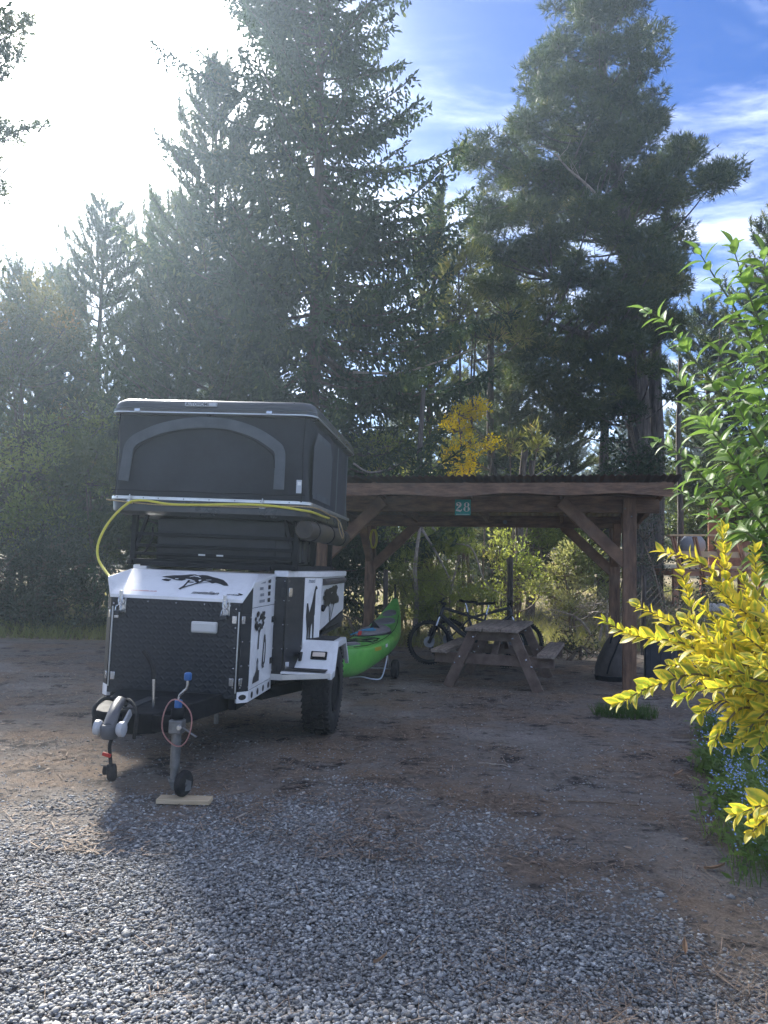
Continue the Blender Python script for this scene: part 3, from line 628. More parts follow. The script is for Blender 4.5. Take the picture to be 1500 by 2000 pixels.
        if s > 0:
            P(MB().beam((s * .565, .722, .545), (s * .67, .722, .545), .016, .05), 'tray_lip', M_ALU, .002); P(MB().beam((s * .67, .717, .545), (s * 1.07, .757, .575), .016, .045), 'tray_lip', M_ALU, .002)
            P(MB().box((s * .86, .80, .6075), (.34, .12, .006), Matrix.Rotation(.03, 3, 'X')), 'step_tread', M_RUBBER, .001); P(MB().box((s * .90, 1.25, .838), (.27, .36, .007)), 'fender_tread', M_RUBBER, .001)
            sr = Matrix.Rotation(math.atan2(.23, .14), 3, 'X')
            P(MB().box((s * .93, .962, .712), (.14, .075, .02), sr), 'lamp_housing', M_BLACK, .004); P(MB().box((s * .93, .956, .720), (.11, .042, .022), sr), 'marker_lamp', M_LAMPGLASS, .006)
            P(MB().box((s * .775, .93, .70), (.02, .09, .07)), 'side_vent', M_BLACK, .002)
        # chassis rail, suspension arm
        P(MB().box((s * .46, 1.3, .44), (.06, 2.5, .11)), 'chassis_rail', M_BLACK); P(MB().beam((s * .48, .70, .40), (s * .70, 1.275, .40), .08, .09), 'suspension_arm', M_BLACK)
        # wheel
        w = empty('wheel'); w.parent = T; w.location = (.925, 1.275, .392) if s > 0 else (-.835, 1.275, .360)
        rr, hw = .395, .125
        pr = [(.205, -hw * .8), (.23, -hw * .93), (.33, -hw), (.375, -hw * .88), (rr - .006, -hw * .62), (rr - .004, 0), (rr - .006, hw * .62), (.375, hw * .88), (.33, hw), (.23, hw * .93), (.205, hw * .8)]
        MB().lathe(pr, (0, 0, 0), (1, 0, 0), 48, closed=True).build('tyre', M_RUBBER, w, smooth=True)
        tb = MB()
        for k in range(44):
            a_ = 2 * math.pi * k / 44; rot = Matrix.Rotation(a_, 3, 'X')
            for j, xo in enumerate((-.098, -.05, 0, .05, .098)):
                o2 = (.5 if j % 2 else 0) * 2 * math.pi / 44; r2 = Matrix.Rotation(a_ + o2, 3, 'X'); rad = rr - (.012 if abs(xo) > .09 else .0)
                tb.box(r2 @ Vector((xo, 0, rad)), (.040, .036, .018), r2 @ Matrix.Rotation(.35 * (1 if j % 2 else -1), 3, 'Z'))
        tb.build('tread_block_set', M_RUBBER, w)
        rm = MB(); rm.lathe([(.20, s * .10), (.21, s * .118), (.195, s * .118), (.18, s * .06), (.10, s * .045), (.055, s * .075), (.05, s * .09), (.001, s * .092)], (0, 0, 0), (1, 0, 0), 32); rm.build('rim', M_BLACK, w, smooth=True)
    # lid of the nose box
    z0, z1, z2 = 1.188, 1.212, 1.40; A = [(-.515, -.02), (.515, -.02), (.578, .055), (.578, yn - .03), (-.578, yn - .03), (-.578, .055)]
    zl = [z0, z0, 1.315, 1.375, 1.375, 1.315]; B = [(-.50, .30), (.50, .30), (.535, .36), (.545, yn - .03), (-.545, yn - .03), (-.535, .36)]
    V = [(x, y, z) for (x, y), z in zip(A, zl)] + [(x, y, z + .024) for (x, y), z in zip(A, zl)] + [(x, y, z2) for x, y in B]
    F = [(i, (i + 1) % 6, 6 + (i + 1) % 6, 6 + i) for i in range(6)] + [(6 + i, 6 + (i + 1) % 6, 12 + (i + 1) % 6, 12 + i) for i in range(6)] + [tuple(range(12, 18))]
    P(MB().add(V, F), 'nose_lid', M_WHITE, .004)
    fl = Face((0, -.02, 1.212), (1, 0, 0), (0, .32, .188), .003)
    def zp(X, Y): px, py = 200 + X / 6.25, 1090 + Y / 6.25; return ((px - 344) / 244 * 1.03, (1163 - py) / 47 * .35 + .02)
    can = [zp(*q) for q in ((585, 245), (640, 235), (720, 222), (800, 218), (850, 212), (900, 203), (960, 200), (1000, 210), (1050, 203), (1110, 206), (1180, 222), (1250, 235), (1330, 255), (1390, 290), (1425, 322), (1370, 322), (1320, 305), (1260, 292), (1220, 302), (1170, 285), (1120, 275), (1080, 285), (1050, 300), (1000, 287), (950, 277), (900, 264), (850, 284), (790, 282), (750, 275), (700, 262), (650, 255))][::-1]
    tree = [can, [zp(*q) for q in ((605, 280), (640, 292), (700, 297), (722, 276), (650, 268))], limb([zp(*q) for q in ((885, 388), (915, 350), (925, 310), (935, 275))], [.022, .016, .014, .02]), limb([zp(*q) for q in ((905, 372), (960, 345), (1010, 325), (1050, 300), (1100, 285))], [.016, .014, .016, .014, .008]), limb([zp(*q) for q in ((925, 300), (960, 298), (1000, 300))], [.012, .014, .008]), limb([zp(*q) for q in ((1010, 325), (1090, 302), (1180, 292))], [.006, .006, .004])]
    gaps = [limb([zp(*q) for q in ((915, 238), (960, 222), (1010, 228), (1050, 242))], [.004, .010, .010, .004]), limb([zp(*q) for q in ((885, 264), (950, 272), (1010, 288))], [.006, .009, .005]), [zp(*q) for q in ((1040, 272), (1062, 288), (1078, 268), (1060, 264))], limb([zp(*q) for q in ((1130, 268), (1190, 262))], [.006, .005]), limb([zp(*q) for q in ((760, 266), (800, 268))], [.008, .008])]
    S = lambda polys, k, dx, dy: [[(a * k + dx, b * k + dy) for a, b in p] for p in polys]
    decal(fl, 'acacia_decal', tree, M_DECAL, T); decal(fl, 'acacia_gap_decal', gaps, M_WHITE, T, .0016); decal_text(fl, 'name_decal', 'metalian', .10, .048, .062, M_DECAL, T, .35)
    decal_text(fl, 'web_decal', 'www.metalian.co.za', -.38, .052, .026, M_DECALRED, T); decal_text(fl, 'maker_decal', 'namibia', .375, .052, .026, M_DECAL, T, .2)
    decal(fl, 'paw_decal', [blob(.482, .066, .017, .010, 10, .3, 1), blob(.468, .078, .010, .006, 8, .3, 2), blob(.465, .054, .012, .006, 8, .3, 4)], M_DECAL, T)
    # side decals on the near (right) side
    fs = Face((.5725, .072, .535), (0, 1, 0), (0, 0, 1), .0025)
    r_ = random.Random(5); bao = [limb([(.20, .285), (.205, .36), (.215, .42), (.235, .46)], [.045, .034, .03, .02]), limb([(.215, .41), (.27, .455), (.31, .50)], [.018, .012, .006]), limb([(.212, .41), (.16, .45), (.13, .49)], [.018, .012, .006])]
    bao += [blob(.22 + r_.uniform(-.13, .13), .49 + r_.uniform(-.05, .075), r_.uniform(.02, .045), r_.uniform(.012, .025), 9, .35, k) for k in range(22)]
    decal(fs, 'baobab_decal', bao, M_DECAL, T)
    pen = [[(.33, .13), (.36, .15), (.40, .14), (.43, .16), (.44, .25), (.43, .33), (.41, .375), (.385, .39), (.365, .375), (.36, .34), (.345, .25)], [(.345, .12), (.41, .12), (.395, .145), (.355, .145)]]
    decal(fs, 'bird_decal', pen, M_DECAL, T); decal(fs, 'bird_breast_decal', [[(.372, .17), (.392, .165), (.40, .25), (.392, .32), (.378, .32), (.37, .25)]], M_WHITE, T, .001)
    meer = [[(.08, .035), (.27, .035), (.27, .115), (.235, .12), (.225, .16), (.235, .185), (.215, .215), (.195, .215), (.18, .19), (.19, .16), (.175, .12), (.13, .09), (.10, .08)]]
    decal(fs, 'meerkat_decal', meer, M_DECAL, T); decal(fs, 'meerkat_face_decal', [blob(.208, .165, .012, .03, 10)], M_DECALGREY, T, .001)
    for z in (.49, .15): P(MB().box((.577, .69, .535 + z), (.008, .06, .05)), 'latch', M_BLACK, .002)
    fu = Face((.5725, .072, 1.15), (0, 1, 0), (0, 0, 1), .0025)
    decal(fu, 'flag_decal', [[(.42, .025 + k * .052), (.50, .025 + k * .052), (.50, .058 + k * .052), (.42, .058 + k * .052)] for k in range(4)], M_DECAL, T)
    decal(fu, 'country_decal', [[(.17 + (k % 2) * .02, .03 + k * .05), (.33 - (k % 3) * .03, .03 + k * .05), (.33 - (k % 3) * .03, .052 + k * .05), (.17 + (k % 2) * .02, .052 + k * .05)] for k in range(4)], M_DECALGREY, T)
    ff = Face((.7705, 1.0, .70), (.1, .25, 0), (0, 0, 1), .003)
    gir = [limb([(.10, .10), (.105, .25), (.13, .36), (.15, .46), (.165, .56), (.185, .60)], [.02, .035, .09, .05, .024, .03]), limb([(.16, .10), (.155, .25), (.14, .36)], [.018, .03, .05]), limb([(.165, .585), (.20, .58)], [.026, .012])]
    gir += [limb([(.06, .04), (.07, .2), (.065, .34), (.05, .45)], [.015, .025, .06, .02])]
    decal(ff, 'giraffe_decal', gir, M_DECAL, T); decal_text(ff, 'side_name_decal', 'maxi', .05, .63, .055, M_DECALGREY, T, .2)
    fr = Face((.8715, 1.26, .90), (0, 1, 0), (0, 0, 1), .003); r_ = random.Random(9)
    acb = [limb([(.48, .04), (.46, .11), (.42, .20), (.36, .26)], [.03, .022, .02, .02]), limb([(.50, .05), (.60, .14), (.70, .22)], [.02, .02, .02]), limb([(.47, .09), (.52, .16), (.56, .26)], [.02, .02, .015])]
    acb += [blob(.55 + r_.uniform(-.34, .42), .29 + r_.uniform(-.05, .06), r_.uniform(.07, .14), r_.uniform(.025, .05), 11, .25, k) for k in range(26)] + [blob(.62 + r_.uniform(-.12, .2), .36, .1, .03, 11, .25, 60 + k) for k in range(3)] + [blob(.14, .20, .09, .025, 11, .3, 77)]
    decal(fr, 'acacia_decal', acb, M_DECAL, T)
    P(MB().cyl((.875, 1.30, 1.335), (.875, 2.50, 1.335), .032, 10), 'rolled_flap', M_BAG, 0); P(MB().lathe([(.03, 0), (.034, .02), (.02, .03)], (.872, 1.30, 1.10), (1, 0, 0), 14), 'door_knob', M_BLACK, .002)
    # rivets
    rv = MB()
    def rivet(p, n): rv.lathe([(.006, 0), (.006, .002), (.002, .004)], p, n, 6)
    for x in (-.42, -.22, 0, .22, .42): rivet((x, -.006, 1.165), (0, -1, 0))
    for z in (.56, .70, .85, 1.0, 1.14):
        for x in (-.49, .468): rivet((x, -.006, z), (0, -1, 0))
    for z in (.60, .78, .98, 1.18, 1.345):
        rivet((.575, yn - .011, z), (0, -1, 0)); rivet((.655, yn - .011, z), (0, -1, 0)); rivet((.683, .778, z), (.92, -.38, 0)); rivet((.764, .978, z), (.92, -.38, 0))
    for z in (.56, .72, .9, 1.08): rivet((.566, .058, z), (.76, -.65, 0)); rivet((.523, .006, z), (.76, -.65, 0))
    rv.build('rivet_set', M_CHROME, T)
    # grey junction box, hasps
    P(MB().box((.235, -.022, .995), (.20, .034, .085)), 'junction_box', mat('off_white_plastic', (.62, .62, .60), .5, var=.1), .012, seg=3); P(MB().box((.235, -.040, .995), (.185, .008, .060)), 'junction_box_lid', MATS['off_white_plastic'], .006, seg=3)
    for x in (-.425, .385):
        P(MB().box((x, -.031, 1.205), (.030, .008, .07)), 'hasp_plate', M_CHROME, .002); P(MB().box((x + .008, -.010, 1.135), (.055, .008, .12)), 'hasp_plate', M_CHROME, .002)
        P(MB().tube(smooth_path([(x - .012, -.032, 1.20), (x - .014, -.040, 1.16), (x, -.043, 1.135), (x + .014, -.040, 1.16), (x + .012, -.032, 1.20)], 4), .004, 6), 'hasp_loop', M_CHROME, 0)
    # tail, floor, axle
    P(MB().box((0, 1.275, .42), (1.5, .09, .09)), 'axle', M_BLACK); P(MB().box((0, 1.33, .505), (1.06, 2.4, .03)), 'floor_pan', M_BLACK)
    for x in (-.18, .21): P(MB().box((x, .16, .40), (.05, .05, .12)), 'spring_bracket', M_BLACK)
    P(MB().beam((.20, .5, .46), (.20, .5, .18), .03, .03), 'stay', M_STEEL, 0)
    # drawbar
    V = []
    for z in (.375, .505): V += [(-.42, .10, z), (.42, .10, z), (.215, -.80, z), (.12, -.86, z), (-.12, -.86, z), (-.215, -.80, z)]
    P(MB().add(V, [(0, 1, 2, 3, 4, 5), tuple(range(11, 5, -1))] + [(i, (i + 1) % 6, 6 + (i + 1) % 6, 6 + i) for i in range(6)]), 'drawbar', M_BLACK, .008)
    P(MB().box((-.02, -.50, .507), (.07, .42, .010)), 'drawbar_slot', M_DARKGREY, .001)
    P(MB().box((.30, -.05, .44), (.03, .10, .10)), 'gusset', M_STEEL, .002)
    P(MB().beam((.0, -.84, .47), (.03, -1.02, .485), .10, .10), 'coupler_neck', M_BLACK, .01)
    # overrun coupler with friction pads
    cp = MB(); path = [(.0, -.80, .565), (.012, -.90, .588), (.03, -1.00, .560), (.045, -1.08, .505), (.05, -1.13, .455)]; wd = [(.030, .022), (.034, .03), (.038, .035), (.042, .042), (.04, .045)]; V = []
    for (x, y, z), (w, h) in zip(path, wd): V += [(x + w * math.cos(a), y, z + h * math.sin(a)) for a in [k * math.pi / 5 for k in range(10)]]
    cp.add(V, [(10 * i + k, 10 * i + (k + 1) % 10, 10 * i + 10 + (k + 1) % 10, 10 * i + 10 + k) for i in range(4) for k in range(10)] + [tuple(range(10)), tuple(range(49, 39, -1))]); P(cp, 'coupler', M_GREYPLASTIC, 0, smooth=True)
    P(MB().lathe([(.045, 0), (.055, .02), (.055, .07), (.045, .085)], (.05, -1.10, .40), (0, 0, 1), 16), 'coupler_socket', M_GREYPLASTIC, .004)
    for s in (-1, 1): P(MB().lathe([(.001, 0), (.034, .004), (.046, .018), (.046, .045), (.03, .052), (.001, .054)], (.05 + s * .045, -1.10, .46), (s, 0, 0), 18), 'friction_pad', M_PAD, 0, smooth=True)
    P(MB().beam((.10, -1.02, .47), (.10, -.93, .53), .016, .05), 'pad_arm', M_PAD, .006); P(MB().box((.04, -1.065, .538), (.022, .03, .008), Matrix.Rotation(R(40), 3, 'X')), 'red_button', M_RED, .002)
    P(MB().tube(smooth_path([(.005, -.78, .55), (-.08, -.90, .60), (-.11, -.98, .56), (-.10, -1.0, .50), (-.05, -.95, .45)], 5), .013, 7), 'breakaway_cable', M_RUBBER, 0, smooth=True)
    P(MB().tube(smooth_path([(-.02, -.74, .53), (.06, -.88, .595), (.15, -.96, .55), (.165, -.99, .45), (.15, -.97, .38)], 5), .012, 7), 'brake_hose', M_RUBBER, 0, smooth=True)
    # plug lead hanging from the coupler
    P(MB().tube(smooth_path([(.06, -1.07, .42), (.055, -1.10, .36), (.062, -1.10, .30), (.07, -1.10, .24)], 5), .011, 7), 'plug_lead', M_RUBBER, 0, smooth=True); P(MB().box((.045, -1.11, .305), (.055, .016, .022), Matrix.Rotation(.2, 3, 'Y')), 'red_clip', M_RED, .004)
    P(MB().lathe([(.018, 0), (.03, .02), (.032, .08), (.026, .10)], (.085, -1.10, .15), (-.12, 0, 1), 12), 'plug', M_RUBBER, .004); P(MB().lathe([(.012, 0), (.018, .02), (.016, .05)], (.035, -1.10, .185), (.1, 0, 1), 10), 'plug_cap', M_RUBBER, .002)
    # handbrake
    P(MB().tube([(.12, -.62, .48), (.115, -.63, .70)], .011, 8), 'handbrake_rod', M_CHROME, 0); P(MB().tube(smooth_path([(.115, -.63, .695), (.11, -.635, .76), (.085, -.64, .82), (.04, -.645, .88)], 4), .018, 8), 'handbrake_grip', M_RUBBER, 0, smooth=True)
    # jockey wheel
    jx, jy = .395, -.90; jc = .0
    P(MB().cyl((jx, jy, .20), (jx, jy, .50), .0305, 18), 'jockey_tube', M_STEEL, 0, smooth=True); P(MB().cyl((jx, jy, .13), (jx, jy, .22), .025, 18), 'jockey_inner_tube', M_STEEL, 0, smooth=True)
    P(MB().cyl((jx, jy, .12), (jx, jy, .135), .036, 18), 'jockey_collar', M_STEEL, .002); P(MB().lathe([(.036, 0), (.042, .01), (.042, .055), (.034, .07)], (jx, jy, .50), (0, 0, 1), 20), 'jockey_cap', M_BLACK, .003)
    P(MB().lathe([(.024, 0), (.024, .045), (.012, .05)], (jx, jy, .57), (0, 0, 1), 14), 'jockey_boss', M_BLUE, .002)
    P(MB().tube(smooth_path([(jx, jy, .61), (jx + .005, jy, .645), (jx + .035, jy - .01, .675), (jx + .055, jy - .015, .70), (jx + .058, jy - .016, .75)], 4), .0085, 8), 'crank_arm', M_CHROME, 0, smooth=True); P(MB().lathe([(.020, 0), (.024, .008), (.024, .04), (.016, .048)], (jx + .058, jy - .016, .745), (0, 0, 1), 14), 'crank_knob', M_BLUE, .002)
    P(MB().box((jx + .0, jy - .0, .455), (.085, .085, .085)), 'clamp', M_STEEL, .008); P(MB().box((jx - .10, jy + .05, .455), (.16, .03, .10)), 'clamp_plate', M_BLACK, .004); P(MB().beam((jx + .05, jy - .03, .455), (jx + .15, jy - .06, .41), .012, .012), 'clamp_handle', M_STEEL, .003)
    P(MB().cyl((jx + .03, jy - .05, .455), (jx + .03, jy - .03, .455), .016, 10), 'clamp_bolt', M_CHROME, .002)
    wc = Vector((jx + .058, jy + .015, .104)); ax = Vector((.955, -.297, 0))
    for s in (-1, 1):
        o_ = ax * (.030 * s); P(MB().add([Vector((jx - .02, jy, .14)) + o_, Vector((jx + .02, jy, .055)) + o_ * 1, wc + Vector((.02, 0, -.035)) + o_, wc + Vector((.02, 0, .02)) + o_, Vector((jx + .02, jy, .145)) + o_] + [q + ax * .006 * s for q in (Vector((jx - .02, jy, .14)) + o_, Vector((jx + .02, jy, .055)) + o_, wc + Vector((.02, 0, -.035)) + o_, wc + Vector((.02, 0, .02)) + o_, Vector((jx + .02, jy, .145)) + o_)],
            [(0, 1, 2, 3, 4), (9, 8, 7, 6, 5)] + [(i, (i + 1) % 5, 5 + (i + 1) % 5, 5 + i) for i in range(5)]), 'fork_plate', M_STEEL, 0)
    jw = MB(); jw.lathe([(.046, -.024), (.068, -.022), (.079, -.011), (.081, 0), (.079, .011), (.068, .022), (.046, .024)], wc, ax, 28); P(jw, 'jockey_tyre', M_RUBBER, 0, smooth=True)
    P(MB().lathe([(.001, -.032), (.014, -.032), (.016, -.023), (.048, -.023), (.048, .023), (.016, .023), (.014, .032), (.001, .032)], wc, ax, 20), 'jockey_hub', M_STEEL, 0, smooth=True)
    # red breakaway ring cable round the jockey stand
    ring = [(jx + .018 + .095 * math.cos(a), jy - .055, .487 + .14 * math.sin(a) + .01 * math.cos(3 * a)) for a in [2 * math.pi * k / 28 for k in range(28)]]
    P(MB().tube(ring, .0045, 6, closed=True), 'ring_cable', mat('pale_red_cable', (.42, .20, .18), .4, var=.3), 0, smooth=True)
    # black roof rack of the trailer that carries the tent
    P(MB().box((0, .60, 1.445), (1.12, .035, .04)), 'rack_rail', M_BLACK); P(MB().box((0, .78, 1.46), (1.50, .04, .05)), 'rack_rail', M_BLACK)
    for s in (-1, 1):
        P(MB().box((s * .72, 1.65, 1.452), (.04, 1.85, .04)), 'rack_rail', M_BLACK)
        for y in (.80, 1.55, 2.45): P(MB().box((s * .72, y, 1.70), (.045, .05, .50)), 'rack_upright', M_BLACK)
        P(MB().beam((s * .72, .80, 1.50), (s * .60, .80, 1.90), .02, .03), 'rack_stay', M_BLACK, .002)
    for k in range(9): P(MB().box((0, .90 + k * .2, 1.462), (1.40, .07, .022)), 'rack_slat', M_BLACK, .002)
    for z in (1.53, 1.60, 1.70): P(MB().box((0, .792, z), (1.40, .014, .030)), 'rack_crossbar', M_BLACK, .003)
    bx = MB(); bx.box((.04, 1.55, 1.665), (1.16, 1.4, .38)); P(bx, 'storage_crate', M_DARKGREY, .02)
    P(MB().box((0, 1.7, 1.90), (1.5, 1.9, .04)), 'rack_deck', M_BLACK)
    for x in (-.1, .06): P(MB().box((x, .785, 1.535), (.06, .012, .014)), 'strap_buckle', M_ALU, .002)
    P(MB().tube(smooth_path([(-.66, .80, 1.52), (-.60, .78, 1.56), (-.55, .78, 1.66), (-.56, .80, 1.76)], 5), .008, 6), 'rack_cable', M_RUBBER, 0)
    for k in range(7): P(MB().box((.60 + .03 * math.sin(k), .90 + .16 * k, 1.60), (.16, .11, .22 - .02 * (k % 3))), 'gear_pouch', M_DARKGREY, .015)
    # padlocks hang from the hasps
    for i, x in enumerate((-.425, .385)):
        k = empty('padlock', label=('steel padlock on the left hasp of the white trailer lid', 'steel padlock on the right hasp beside the pale junction box')[i], cat='padlock'); placed(k)
        MB().box((x + (.0 if i else -.012), -.058, 1.075), (.050, .024, .036), Matrix.Rotation(-.1, 3, 'Y')).build('body', M_DARKGREY, k, bevel=.006)
        MB().tube(smooth_path([(x - .017 - (0 if i else .01), -.056, 1.09), (x - .016 - (0 if i else .008), -.052, 1.12), (x, -.048, 1.136), (x + .016, -.052, 1.12), (x + .013, -.056, 1.09)], 5), .0042, 7).build('shackle', M_CHROME, k, smooth=True)
build_trailer()

# board under the jockey wheel
def build_board():
    c = trp(.46, -.895, 0); b = MB().box((0, 0, .014), (.33, .105, .028)).build('timber_block', M_PINEBOARD, None, bevel=.003); b.location = (c.x + .01, c.y, gz(c.x, c.y) + .004); b.rotation_euler = (0, 0, R(-1))
    tag(b, 'short pale pine board lying under the small jockey wheel', 'board')
build_board()

# ------------------------------------------------------------------ roof-top tent
def rrect(hx, y0, y1, r, n=6):
    P_ = []
    for cx, cy_, a0 in ((hx - r, y0 + r, -90), (hx - r, y1 - r, 0), (-hx + r, y1 - r, 90), (-hx + r, y0 + r, 180)):
        P_ += [(cx + r * math.cos(R(a0 + 90 * k / n)), cy_ + r * math.sin(R(a0 + 90 * k / n))) for k in range(n + 1)]
    return P_
def loft(rings):
    n = len(rings[0]); V = [p for r_ in rings for p in r_]
    return V, [(i * n + k, i * n + (k + 1) % n, (i + 1) * n + (k + 1) % n, (i + 1) * n + k) for i in range(len(rings) - 1) for k in range(n)] + [tuple(range(n - 1, -1, -1)), tuple(range((len(rings) - 1) * n, len(rings) * n))]
def build_tent():
    T = empty('rooftop_tent', label='raised dark grey hard-shell rooftop tent on top of the camper trailer', cat='tent'); placed(T)
    P = lambda mb, name, m, bev=.0, **k: mb.build(name, m, T, bevel=bev, **k)
    hx, ya, yb = .866, .55, 2.82
    ring = lambda g, z, r=.12: [(x, y, z) for x, y in rrect(hx - g, ya + g, yb - g, r)]
    P(MB().add(*loft([ring(.06, 1.86), ring(.01, 1.885), ring(.004, 1.96), ring(.012, 1.985)])), 'base_shell', M_SHELL, smooth=True)
    P(MB().add(*loft([ring(0, 1.978), ring(-.006, 1.982), ring(-.006, 2.006), ring(.01, 2.010), ring(.05, 2.010)])), 'base_rail', M_ALU, smooth=True)
    # canvas, softly uneven
    rr = random.Random(4); rows = []
    for j in range(13):
        t = j / 12; z = 1.99 + .73 * t; base = rrect(hx - .022 - .012 * math.sin(math.pi * t) - .012 * t, ya + .022 + .014 * math.sin(math.pi * t), yb - .03, .06, 4)
        # resample finely
        pts = []; n = len(base)
        for i in range(n):
            a, b = base[i], base[(i + 1) % n]; L_ = math.hypot(b[0] - a[0], b[1] - a[1]); k = max(1, int(L_ / .12))
            if L_ > 1e-6: pts += [(a[0] + (b[0] - a[0]) * q / k, a[1] + (b[1] - a[1]) * q / k) for q in range(k)]
        rows.append([(x + .008 * math.sin(9 * y + 5 * z), y + .007 * math.sin(7 * x + 6 * z + 1) + .004 * math.sin(23 * x - 13 * z) + .003 * math.sin(41 * x + 17 * z), z) for x, y in pts])
    m_ = min(len(r_) for r_ in rows); rows = [r_[:m_] for r_ in rows]
    P(MB().add(*loft(rows)), 'canvas_wall', M_TENT, smooth=True)
    # roof shell
    P(MB().add(*loft([ring(.05, 2.70), ring(-.012, 2.705), ring(-.024, 2.725), ring(-.024, 2.755), ring(-.012, 2.762), ring(-.014, 2.785), ring(0.0, 2.815), ring(.035, 2.838, .11), ring(.10, 2.852, .09), ring(.4, 2.866, .05)])), 'roof_shell', M_SHELL, smooth=True)
    P(MB().add(*loft([ring(-.020, 2.716), ring(-.028, 2.718), ring(-.028, 2.726), ring(-.020, 2.728)])), 'roof_trim', M_ALU, smooth=True)
    rib = MB()
    for x in (-.35, 0, .35): rib.box((x, 1.7, 2.866), (.10, 1.6, .012))
    P(rib, 'roof_rib_set', M_SHELL, .004); P(MB().lathe([(.05, 0), (.045, .018), (.001, .024)], (-.08, .95, 2.864), (0, 0, 1), 16), 'roof_vent', M_SHELL, 0, smooth=True)
    # arched window flap band on the front canvas
    yf = ya + .012; f = Face((0, yf - .012, 0), (1, 0, 0), (0, 0, 1), .004)
    path = [(-.735, 2.135), (-.715, 2.33), (-.695, 2.44), (-.60, 2.515), (-.42, 2.59), (-.20, 2.635), (0, 2.645), (.20, 2.625), (.40, 2.56), (.55, 2.47), (.595, 2.42), (.607, 2.33), (.605, 2.10)]
    pp = smooth_path([(a, 0, b) for a, b in path], 5); V, F = strip_poly([(p.x, p.z) for p in pp], [.088] * len(pp))
    mb = MB(); top = [f.p(v.x, v.z, .0055 + .002 * math.sin(30 * v.x + 11 * v.z)) for v in V]; bot = [f.p(v.x, v.z, -.004) for v in V]; n = len(V)
    mb.add(top + bot, F + [(a + n, b + n, c + n, d + n) for a, b, c, d in F] + [(2 * i, 2 * i + 2, 2 * i + 2 + n, 2 * i + n) for i in range(n // 2 - 1)] + [(2 * i + 1, 2 * i + 3, 2 * i + 3 + n, 2 * i + 1 + n) for i in range(n // 2 - 1)]); P(mb, 'arch_flap', M_TENTBAND, 0, smooth=True)
    inner = [(a * .93 - .003, b - .055) for a, b in path[1:-1]]; pi = smooth_path([(a, 0, b) for a, b in inner], 5)
    P(MB().tube([f.p(p.x, p.z, .003) for p in pi], .0045, 5), 'window_zip', M_BLACK)
    for x in (-.80, .80): P(MB().tube([f.p(x + .004 * math.sin(j), 2.0 + .70 * j / 8, .004) for j in range(9)], .005, 5), 'canvas_seam', M_BLACK)
    P(MB().tube([f.p(-.83 + 1.66 * j / 12, 2.055 + .004 * math.sin(j * 1.7), .004) for j in range(13)], .004, 5), 'canvas_seam', M_BLACK)
    # maker's strip on the shell and the small care label
    fs = Face((-.09, ya - .0245, 2.79), (1, 0, 0), (0, .02, .98), .001)
    P(MB().add([fs.p(a, b, .010) for a, b in ((-.135, -.013), (.135, -.013), (.135, .017), (-.135, .017))] + [fs.p(a, b, -.02) for a, b in ((-.135, -.013), (.135, -.013), (.135, .017), (-.135, .017))], [(0, 1, 2, 3), (0, 1, 5, 4), (1, 2, 6, 5), (2, 3, 7, 6), (3, 0, 4, 7)]), 'name_strip', mat('grey_label', (.50, .53, .56), .5), 0); decal_text(fs, 'name_lettering', 'AUTOHOME', -.128, -.010, .036, M_DECAL, T, h=.0115)
    P(MB().box((.775, ya + .008, 2.13), (.05, .004, .11)), 'care_label', mat('grey_label', (.5, .53, .56), .5)); P(MB().box((.775, ya + .0045, 2.155), (.03, .003, .03)), 'label_print', M_SIGNWHITE)
    # side window (right)
    g = Face((hx - .018, 0, 0), (0, 1, 0), (0, 0, 1), .006); q = [(.72, 2.08), (1.55, 2.08), (1.55, 2.50), (1.45, 2.60), (.85, 2.60), (.72, 2.48)]
    P(MB().add([g.p(a, b, .001) for a, b in q], [tuple(range(6))]), 'side_window', M_MESHWIN); pq = q + [q[0]]; V, F = strip_poly(pq, [.06] * 7); P(MB().add([g.p(v.x, v.z, .004) for v in V], F), 'window_flap', M_TENTBAND)
    for y in (1.9, 2.5): P(MB().add([g.p(a, b, .003) for a, b in ((y - .03, 2.02), (y + .03, 2.02), (y + .03, 2.66), (y - .03, 2.66))], [(0, 1, 2, 3)]), 'canvas_strap', M_TENTBAND)
    # closing latches
    for x in (-.64, .50):
        P(MB().box((x, ya - .030, 2.735), (.05, .014, .026)), 'latch_keeper', M_CHROME, .003)
        P(MB().box((x - .02, ya - .014, 1.955), (.055, .012, .04)), 'latch_plate', M_CHROME, .003); P(MB().tube([(x - .02, ya - .024, 1.95), (x - .02, ya - .026, 2.02)], .007, 7), 'latch_hook', M_CHROME)
    rv = MB()
    for x in (-.78, -.55, -.42, -.2, .02, .24, .46, .70): rv.lathe([(.006, 0), (.004, .003)], (x, ya - .006, 1.994), (0, -1, 0), 7)
    P(rv, 'rivet_set', M_STEEL)
build_tent()
def build_awning():
    a = empty('awning_bag', label='dark rolled awning bag slung beneath the right edge of the rooftop tent', cat='awning'); placed(a)
    pr = [(.001, 0), (.075, .004), (.088, .03), (.09, .3), (.088, .9), (.092, 1.5), (.088, 2.02), (.07, 2.06), (.001, 2.065)]
    MB().lathe(pr, (.80, .72, 1.785), (.0, 1, 0), 20).build('roll', mat('awning_vinyl', (.028, .027, .028), .55, col2=(.09, .065, .035), scale=3, bump=.3, bscale=8), a, smooth=True)
    for y in (.95, 1.7, 2.4): MB().lathe([(.094, 0), (.094, .03)], (.80, y, 1.785), (0, 1, 0), 20).build('strap', M_BLACK, a)
    for y in (1.0, 2.3): MB().box((.80, y, 1.885), (.05, .05, .04)).build('bracket', M_BLACK, a)
build_awning()
